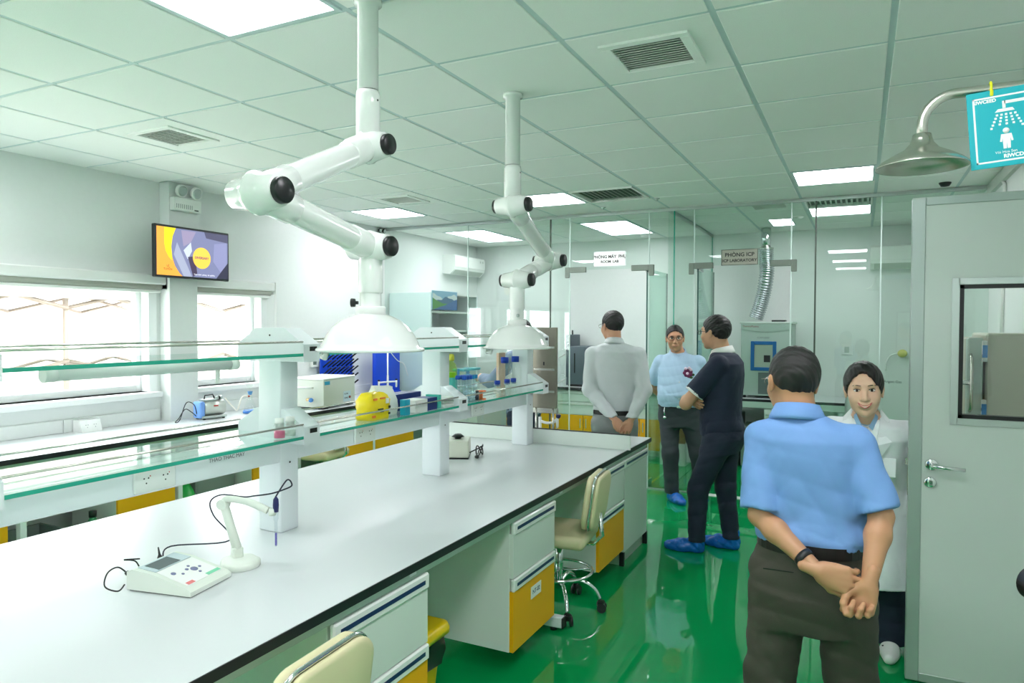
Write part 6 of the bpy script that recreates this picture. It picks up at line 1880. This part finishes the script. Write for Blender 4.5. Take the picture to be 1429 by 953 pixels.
# 1. man in the blue short-sleeved shirt, seen from behind
p1 = person('man in blue short-sleeved shirt seen from behind, hands clasped', (-0.135, 2.49, 0), 0.04, dict(
    skin=skin('tan', (192, 142, 106)), head=(-0.068, 0.035, 1.448), head_rot=(0.42, -0.12, 0.05), neck=(-0.045, 0.0, 1.345), neckw=1.0, hair_t=0.009, head_scale=0.96,
    hres=0.004, bald=None, glasses=m_gwire,
    torso=[(0.86, 0, 0.0, 0.165, 0.125), (0.935, 0.0, 0.0, 0.166, 0.132), (0.965, 0.0, 0.0, 0.17, 0.135), (1.02, -0.003, 0.005, 0.156, 0.12), (1.12, -0.01, 0.0, 0.15, 0.112), (1.22, -0.015, -0.008, 0.157, 0.105), (1.27, -0.02, -0.012, 0.152, 0.095), (1.31, -0.028, -0.006, 0.13, 0.082), (1.345, -0.04, 0.0, 0.075, 0.066)],
    sh={'L': (-0.158, -0.01, 1.26), 'R': (0.122, -0.01, 1.265)}, el={'L': (-0.158, -0.085, 1.02), 'R': (0.195, -0.075, 1.055)}, wr={'L': (0.015, -0.205, 0.905), 'R': (0.158, -0.195, 0.885)},
    hand={'L': dict(f=(0.95, -0.02, -0.22), n=(0.0, 1, -0.15), curl=(0.35, 0.75, 0.5), thumb=0.2), 'R': dict(f=(-0.3, -0.12, -0.95), n=(-0.35, -1, 0.1), curl=(1.15, 1.45, 0.7), thumb=0.55)},
    arm=0.88, sleeve=0.92, sleeve_r=(0.054, 0.06, 0.06), shirt=m_blueshirt, collar=m_blueshirt, hem=0.938, fold=0.0042, seed=3, collar_dx=-0.006,
    trousers=m_brown, waist=0.94, belt=m_leather, hips=[(0.66, 0.0, 0.0, 0.14, 0.12), (0.78, 0.0, -0.015, 0.168, 0.136), (0.87, 0.0, -0.01, 0.165, 0.134), (0.96, 0.0, 0.0, 0.155, 0.126)],
    hip={'L': (-0.095, 0.0, 0.8), 'R': (0.095, 0.0, 0.8)}, knee={'L': (-0.128, 0.02, 0.44), 'R': (0.125, 0.06, 0.44)}, ankle={'L': (-0.145, -0.05, 0.08), 'R': (0.15, 0.03, 0.08)},
    leg_r=(0.098, 0.076, 0.068), tfold=0.0038, cuff=0.03, shoes=m_shoec, cover=True, foot_yaw={'L': 0.15, 'R': -0.2}))
MB().lathe([(0.026, -0.011), (0.031, -0.01), (0.031, 0.01), (0.026, 0.011)], Vector((-0.158, -0.085, 1.02)).lerp(Vector((0.015, -0.205, 0.905)), 0.8), Vector((0.173, -0.12, -0.115)), n=24, caps=False).build('wrist_band', m_blackp, p1)
MB().box(-0.14, -0.05, -0.1545, -0.1535, 0.868, 0.872).build('pocket_seam', m_leather, p1)

# 2. woman in the lab coat
wp = person('smiling woman in white lab coat standing beside the door', (0.05, 3.99, 0), PI - 0.02, dict(
    skin=skin('fair', (232, 190, 162)), head=(0.03, 0.29, 1.335), head_rot=(0.05, -0.02, 0.05), neck=(0.02, 0.225, 1.2), neckw=0.82, wide=0.98, hair='swept', hair_t=0.016, face='woman', hres=0.003, head_scale=1.02,
    torso=[(0.36, 0, 0.03, 0.2, 0.16), (0.5, 0, 0.03, 0.19, 0.15), (0.7, 0, 0.04, 0.18, 0.14), (0.85, 0, 0.08, 0.16, 0.115), (1.0, 0, 0.14, 0.165, 0.12), (1.1, 0.01, 0.185, 0.165, 0.11), (1.16, 0.015, 0.205, 0.15, 0.092), (1.2, 0.02, 0.215, 0.11, 0.075), (1.23, 0.02, 0.225, 0.07, 0.06)],
    sh={'L': (-0.15, 0.19, 1.13), 'R': (0.17, 0.19, 1.13)}, el={'L': (-0.2, 0.06, 0.9), 'R': (0.215, 0.06, 0.9)}, wr={'L': (-0.13, 0.09, 0.72), 'R': (0.14, 0.09, 0.72)},
    hand={'L': dict(f=(0.1, 0.2, -0.95), n=(1, 0, 0.1)), 'R': dict(f=(-0.1, 0.2, -0.95), n=(-1, 0, 0.1))}, hand_scale=0.9, arm=0.85,
    sleeve=1.95, sleeve_r=(0.058, 0.056, 0.05), shirt=m_coat, shirt_name='lab_coat', collar=m_coat, collar_tilt=0.75, hem=0.36, fold=0.0035, seed=8, torso_p=2.4,
    neck_open=(0, 0.03, 0.02), neck_r=(0.054, 0.068, 0.055), vee=((0.02, 0.33, 1.21), (0.0, 0.30, 0.95), 0.046, 0.004),
    trousers=m_denim, waist=0.84, hips=[(0.68, 0, 0.02, 0.15, 0.11), (0.75, 0, 0.02, 0.155, 0.115), (0.86, 0, 0.05, 0.13, 0.095)],
    hip={'L': (-0.08, 0.02, 0.72), 'R': (0.08, 0.02, 0.72)}, knee={'L': (-0.09, 0.03, 0.4), 'R': (0.09, 0.03, 0.4)}, ankle={'L': (-0.1, -0.02, 0.08), 'R': (0.085, -0.02, 0.08)},
    leg_r=(0.078, 0.07, 0.082), cuff=0.045, shoes=mat('white_clog', (236, 238, 236), 0.4), foot=0.235, shoe_name='clog'))
# blue blouse under the coat
f = Field((-0.16, 0.0, 0.86), (0.2, 0.36, 1.32), 0.006)
f.loft([(0.88, 0, 0.09, 0.145, 0.10), (1.0, 0, 0.14, 0.152, 0.108), (1.1, 0.01, 0.185, 0.152, 0.1), (1.15, 0.015, 0.205, 0.132, 0.082), (1.185, 0.02, 0.215, 0.075, 0.064), (1.225, 0.02, 0.226, 0.05, 0.054)], 0.03)
f.folds(0.002, [(30, 20, 60), (-40, 10, 30)], 4)
f.ell((0.02, 0.245, 1.25), (0.052, 0.062, 0.06), 0.01, sub=True)
f.cone((0.02, 0.34, 1.23), (0.02, 0.315, 1.12), 0.04, 0.006, 0.01, sub=True)
np_obj('blouse', [f.mesh()], mat('blouse_blue', (150, 188, 226), 0.65, bump=0.2, bscale=300), wp)
for s in (-1, 1):
    # blouse collar points and coat lapels
    m_ = MB()
    m_.add([(0.02 + s * 0.046, 0.232, 1.25), (0.02 + s * 0.052, 0.27, 1.205), (0.02 + s * 0.03, 0.309, 1.15), (0.02 + s * 0.013, 0.315, 1.168), (0.02 + s * 0.036, 0.285, 1.212)], [(0, 1, 2, 3, 4)], False)
    m_.build('blouse_collar', MATS['blouse_blue'], wp)
    l = MB()
    a = [(0.02 + s * 0.062, 0.22, 1.245), (0.02 + s * 0.098, 0.235, 1.2), (0.02 + s * 0.105, 0.27, 1.14), (0.02 + s * 0.085, 0.285, 1.125), (0.02 + s * 0.11, 0.29, 1.1), (0.01 + s * 0.012, 0.292, 0.95), (0.02 + s * 0.04, 0.315, 1.08), (0.02 + s * 0.058, 0.29, 1.17)]
    b_ = [(x, y + 0.008, z) for x, y, z in a]
    n = len(a)
    l.add(a + b_, [tuple(range(n)), tuple(reversed(range(n, 2 * n)))] + [(i, (i + 1) % n, n + (i + 1) % n, n + i) for i in range(n)], False)
    l.build('lapel', m_coat, wp)
MB().box(-0.11, -0.035, 0.262, 0.27, 0.93, 1.02, 0.003, M=Matrix.Translation((0, 0, 0))).build('breast_pocket', m_coat, wp)
for s in (-1, 1):
    h = MB()
    for x_, y_ in ((-0.02, 0.1), (0.02, 0.09), (0.0, 0.13)):
        h.ell((s * 0.092 + x_, y_, 0.055 - (y_ - 0.09) * 0.25), (0.009, 0.006, 0.004), 8, 6)
    h.build('clog_hole', m_ink, wp)

# 3. man in the navy polo with folded arms
np_ = person('man in navy polo with white trim, arms folded, glasses', (-0.895, 5.2, 0), PI / 2 - 0.05, dict(
    skin=skin('tan2', (208, 160, 128)), head=(0.0, 0.055, 1.585), head_rot=(-0.3, -0.02, 0.0), neck=(0.0, 0.0, 1.45), hair_t=0.014, glasses=m_gframe, face='man', wide=1.02,
    torso=[(0.82, 0, -0.01, 0.175, 0.14), (0.9, 0, -0.005, 0.175, 0.142), (1.0, 0, 0.01, 0.17, 0.135), (1.15, 0, 0.005, 0.185, 0.135), (1.28, 0, -0.015, 0.195, 0.128), (1.37, 0, -0.025, 0.18, 0.11), (1.43, 0, -0.012, 0.13, 0.085), (1.47, 0, 0, 0.075, 0.068)],
    sh={'L': (-0.175, -0.01, 1.365), 'R': (0.175, -0.01, 1.365)}, el={'L': (-0.235, 0.2, 1.085), 'R': (0.215, 0.2, 1.1)}, wr={'L': (0.03, 0.235, 1.13), 'R': (-0.1, 0.2, 1.12)},
    hand={'L': dict(f=(0.9, -0.3, 0.1), n=(0, -1, 0), curl=(0.2, 0.3, 0.2)), 'R': dict(f=(-0.72, -0.6, -0.3), n=(0.55, -0.75, 0), curl=(0.12, 0.2, 0.12), thumb=0.0)},
    sleeve=0.72, sleeve_r=(0.068, 0.07, 0.06), shirt=m_navypolo, collar=m_paper, hem=0.845, fold=0.004, seed=12, arm=1.08,
    trousers=m_denim, waist=0.9, hips=[(0.74, 0, 0.0, 0.15, 0.13), (0.84, 0, -0.02, 0.172, 0.145), (0.92, 0, -0.01, 0.168, 0.135)],
    hip={'L': (-0.09, 0.0, 0.82), 'R': (0.09, -0.01, 0.82)}, knee={'L': (-0.1, 0.14, 0.46), 'R': (0.09, -0.01, 0.46)}, ankle={'L': (-0.1, 0.15, 0.08), 'R': (0.1, -0.06, 0.08)},
    leg_r=(0.098, 0.07, 0.055), tfold=0.0035, cuff=0.08, shoes=m_shoec, cover=True, foot_yaw={'L': 0.1, 'R': -0.15}, foot=0.275))
for s, S, E in ((-1, (-0.175, -0.01, 1.365), (-0.235, 0.2, 1.085)), (1, (0.175, -0.01, 1.365), (0.215, 0.2, 1.1))):
    S, E = Vector(S), Vector(E)
    a, b_ = S.lerp(E, 0.69), S.lerp(E, 0.74)
    MB().cyl(a, b_, 0.0715, 0.0725, n=28).build('sleeve_band', m_paper, np_)
MB().box(-0.248, -0.243, 0.055, 0.085, 1.235, 1.265, 0.002).build('sleeve_badge', mat('badge_red', (190, 120, 120), 0.5), np_)

# 4. man facing the camera with the flower on his chest
fm = person('man in pale blue shirt facing forward with a flower corsage', (-1.515, 6.56, 0), PI + 0.2, dict(
    skin=skin('tan3', (204, 152, 120)), head=(0.045, 0.06, 1.515), head_rot=(0.06, -0.03, 0.04), neck=(0.02, 0.01, 1.385), hair_t=0.011, face='man', glasses=m_gframe, hres=0.0035,
    torso=[(0.82, 0, 0.0, 0.18, 0.135), (0.92, 0, 0.02, 0.19, 0.145), (1.0, 0, 0.03, 0.192, 0.15), (1.12, 0, 0.02, 0.19, 0.135), (1.24, 0.005, 0.005, 0.19, 0.12), (1.31, 0.01, 0.0, 0.175, 0.105), (1.36, 0.015, 0.0, 0.13, 0.082), (1.4, 0.02, 0.008, 0.075, 0.066)],
    sh={'L': (-0.165, -0.01, 1.295), 'R': (0.175, -0.01, 1.295)}, el={'L': (-0.25, -0.1, 1.05), 'R': (0.265, -0.1, 1.05)}, wr={'L': (-0.06, -0.21, 0.92), 'R': (0.06, -0.21, 0.9)},
    hand={'L': dict(f=(0.8, 0, -0.5), n=(0, 1, 0), curl=(0.5, 0.6, 0.4)), 'R': dict(f=(-0.7, -0.1, -0.6), n=(0, -1, 0), curl=(0.9, 1.0, 0.5))},
    sleeve=0.8, sleeve_r=(0.068, 0.072, 0.06), shirt=m_paleblue, collar=m_paleblue, collar_tilt=0.5, hem=0.885, fold=0.005, seed=21,
    trousers=m_slate, waist=0.905, belt=m_leather, buckle=True, hips=[(0.7, 0, 0.0, 0.16, 0.125), (0.8, 0, 0.0, 0.185, 0.135), (0.91, 0, 0.015, 0.186, 0.142)],
    hip={'L': (-0.095, 0.0, 0.8), 'R': (0.095, 0.0, 0.8)}, knee={'L': (-0.17, 0.02, 0.45), 'R': (0.08, 0.05, 0.45)}, ankle={'L': (-0.215, -0.02, 0.08), 'R': (0.06, 0.03, 0.08)},
    leg_r=(0.095, 0.072, 0.062), tfold=0.0035, cuff=0.07, shoes=m_shoec, cover=True, foot_yaw={'L': -0.05, 'R': 0.55}, foot=0.265))
pl = MB()
for s in (0,):
    pl.box(-0.016, 0.016, 0.135, 0.168, 0.91, 1.3, 0.004, M=Matrix.Translation((0, -0.005, 0)))
for z_, y_ in ((1.28, 0.108), (1.2, 0.128), (1.12, 0.152), (1.04, 0.17), (0.97, 0.178)):
    MB().cyl((0.0, y_ + 0.004, z_), (0.0, y_ + 0.01, z_), 0.006, n=10).build('shirt_button', m_white, fm)
cs = MB()
for q in range(7):
    a = 2 * PI * q / 7
    cs.ell((-0.075 + 0.026 * math.cos(a), 0.142, 1.205 + 0.026 * math.sin(a)), (0.02, 0.01, 0.02), 10, 6)
cs.build('corsage_petals', mat('petal_purple', (110, 30, 80), 0.5), fm)
cs = MB()
for x_, z_ in ((-0.055, 1.245), (-0.085, 1.25), (-0.1, 1.235), (-0.07, 1.2)):
    cs.ell((x_, 0.145, z_), (0.014, 0.012, 0.014), 10, 6)
cs.build('corsage_blossom', mat('petal_pink', (232, 206, 226), 0.5), fm)
cs = MB()
for x_, z_, r_ in ((-0.1, 1.165, 0.02), (-0.06, 1.155, 0.022), (-0.12, 1.19, 0.016)):
    cs.ell((x_, 0.14, z_), (r_, 0.006, 0.012), 8, 6)
cs.build('corsage_leaf', mat('leaf_green', (60, 90, 50), 0.6), fm)
kc = MB().tube([(0.13, 0.13, 0.89), (0.135, 0.135, 0.85), (0.13, 0.14, 0.81)], 0.006, 8)
kc.lathe([(0.0, 0), (0.014, 0.0), (0.014, 0.006), (0, 0.006)], (0.13, 0.142, 0.79), (0, 1, 0), n=14)
kc.build('key_ring', m_chrome, fm)

# 5. man in the light grey shirt seen from behind
person('man in light grey shirt seen from behind at the island end', (-1.805, 5.52, 0), 0.3, dict(
    skin=skin('tan4', (206, 156, 126)), head=(-0.03, 0.045, 1.63), head_rot=(0.62, -0.06, 0.0), neck=(-0.01, 0.0, 1.495), hair_t=0.012, glasses=m_gwire, face='man',
    torso=[(0.86, 0, 0.0, 0.165, 0.12), (0.95, 0, 0.0, 0.168, 0.122), (1.05, 0, 0.0, 0.176, 0.122), (1.2, 0, -0.005, 0.19, 0.12), (1.33, 0, -0.012, 0.2, 0.115), (1.42, 0, -0.015, 0.185, 0.102), (1.475, -0.005, -0.008, 0.13, 0.082), (1.51, -0.01, 0.0, 0.075, 0.066)],
    sh={'L': (-0.185, -0.01, 1.4), 'R': (0.185, -0.01, 1.4)}, el={'L': (-0.205, -0.09, 1.12), 'R': (0.235, -0.09, 1.12)}, wr={'L': (0.0, -0.215, 0.895), 'R': (0.125, -0.215, 0.885)},
    hand={'L': dict(f=(0.62, -0.05, -0.75), n=(0.1, 1, 0), curl=(0.4, 0.6, 0.4)), 'R': dict(f=(-0.4, -0.05, -0.9), n=(-0.2, -1, 0), curl=(0.8, 1.0, 0.5))},
    sleeve=1.96, sleeve_r=(0.062, 0.056, 0.04), shirt=m_greyshirt, collar=m_greyshirt, hem=0.91, fold=0.0045, seed=31, collar_dx=0.0,
    trousers=m_grtr, waist=0.935, belt=m_leather, hips=[(0.74, 0, 0.0, 0.15, 0.12), (0.84, 0, -0.01, 0.176, 0.13), (0.94, 0, 0.0, 0.164, 0.122)],
    hip={'L': (-0.09, 0, 0.82), 'R': (0.09, 0, 0.82)}, knee={'L': (-0.11, 0.02, 0.46), 'R': (0.11, 0.02, 0.46)}, ankle={'L': (-0.12, -0.02, 0.08), 'R': (0.12, -0.02, 0.08)},
    leg_r=(0.095, 0.072, 0.062), cuff=0.05, shoes=m_shoec, cover=True))

# 6. person working behind the far extraction hood
person('person in grey-blue knit top mostly hidden behind the far extraction hood', (-2.84, 5.95, 0), 1.35, dict(
    skin=skin('tan5', (222, 176, 146)), head=(0.0, 0.05, 1.555), head_rot=(0.0, -0.2, 0.0), neck=(0.0, 0.0, 1.42), hair_t=0.02,
    torso=[(0.78, 0, 0, 0.17, 0.125), (0.9, 0, 0, 0.168, 0.125), (1.0, 0, 0, 0.17, 0.122), (1.15, 0, 0, 0.182, 0.12), (1.27, 0, -0.01, 0.188, 0.115), (1.35, 0, -0.012, 0.175, 0.1), (1.4, 0, -0.006, 0.125, 0.08), (1.435, 0, 0, 0.072, 0.064)],
    sh={'L': (-0.175, 0, 1.33), 'R': (0.175, 0, 1.33)}, el={'L': (-0.2, 0.22, 1.1), 'R': (0.2, 0.16, 1.08)}, wr={'L': (-0.1, 0.43, 1.12), 'R': (0.1, 0.4, 1.1)},
    hand={'L': dict(f=(0.3, 0.9, 0.1), n=(0.6, 0, -0.6)), 'R': dict(f=(-0.3, 0.9, 0.1), n=(-0.6, 0, -0.6))},
    sleeve=1.94, sleeve_r=(0.07, 0.066, 0.05), shirt=mat('knit_grey_blue', (122, 140, 160), 0.8, noise=0.2, nscale=90, bump=0.4, bscale=200), collar=m_paper, hem=0.8, fold=0.006, seed=41,
    trousers=m_denim, waist=0.86, hips=[(0.7, 0, 0, 0.15, 0.12), (0.8, 0, 0, 0.172, 0.13), (0.88, 0, 0, 0.165, 0.122)],
    hip={'L': (-0.09, 0, 0.78), 'R': (0.09, 0, 0.78)}, knee={'L': (-0.1, 0.02, 0.44), 'R': (0.1, 0.02, 0.44)}, ankle={'L': (-0.11, -0.02, 0.08), 'R': (0.11, -0.02, 0.08)},
    leg_r=(0.09, 0.07, 0.06), cuff=0.05, shoes=m_shoec, cover=True))

# 7. person at the right picture edge: only a finger and the camera corner come into view
person('person at the right picture edge holding up a black camera', (0.63, 1.165, -0.0), 0.5, dict(
    skin=skin('tan6', (220, 176, 140)), head=(0.0, 0.06, 1.57), head_rot=(0.2, -0.15, 0.0), neck=(0.0, 0.0, 1.43), hair_t=0.014, hres=0.005,
    torso=[(0.82, 0, 0, 0.17, 0.125), (0.95, 0, 0, 0.168, 0.122), (1.05, 0, 0, 0.172, 0.12), (1.18, 0, 0, 0.18, 0.118), (1.28, 0, -0.01, 0.186, 0.112), (1.36, 0, -0.012, 0.175, 0.1), (1.405, 0, -0.006, 0.125, 0.08), (1.44, 0, 0, 0.072, 0.064)],
    sh={'L': (-0.175, 0, 1.34), 'R': (0.175, 0, 1.34)}, el={'L': (-0.22, 0.08, 1.07), 'R': (0.22, 0.08, 1.07)}, wr={'L': (-0.17, 0.30, 1.065), 'R': (0.03, 0.30, 1.065)},
    hand={'L': dict(f=(-0.05, 0.85, 0.45), n=(0.5, -0.4, 0.75), curl=(0.4, 0.6, 0.4), thumb=0.1), 'R': dict(f=(-0.25, 0.85, 0.45), n=(-0.6, -0.3, 0.6), curl=(0.4, 0.6, 0.4), thumb=0.1)},
    sleeve=0.75, sleeve_r=(0.064, 0.068, 0.06), shirt=m_greyshirt, collar=m_greyshirt, hem=0.83, fold=0.003, seed=51,
    trousers=m_slate, waist=0.88, hips=[(0.7, 0, 0, 0.15, 0.12), (0.8, 0, 0, 0.172, 0.13), (0.9, 0, 0, 0.165, 0.122)],
    hip={'L': (-0.09, 0, 0.78), 'R': (0.09, 0, 0.78)}, knee={'L': (-0.1, 0.02, 0.44), 'R': (0.1, 0.02, 0.44)}, ankle={'L': (-0.11, -0.02, 0.08), 'R': (0.11, -0.02, 0.08)},
    leg_r=(0.09, 0.07, 0.06), cuff=0.05, shoes=m_shoec, cover=True))
ck = thing('handheld_camera', 'black hand-held camera just entering at the right picture edge', 'camera', (0.63 - 0.075 * 0.8776 - 0.44 * 0.4794, 1.165 - 0.075 * 0.4794 + 0.44 * 0.8776, 1.155), 0.5)
MB().box(-0.07, 0.065, -0.035, 0.03, -0.045, 0.045, 0.016, 3).build('camera_body', m_blackp, ck)
MB().lathe([(0.036, 0.0), (0.036, 0.05), (0.032, 0.055), (0.032, 0.09), (0.028, 0.09), (0.02, 0.07), (0.0, 0.068)], (0, 0.028, 0), (0, 1, 0), n=28).build('lens_barrel', m_blackp, ck)
MB().box(-0.025, 0.025, -0.02, 0.02, 0.045, 0.07, 0.008).build('viewfinder_hump', m_blackp, ck)
MB().cyl((-0.05, 0, 0.045), (-0.05, 0, 0.052), 0.01, n=12).build('shutter_dial', m_alu, ck)
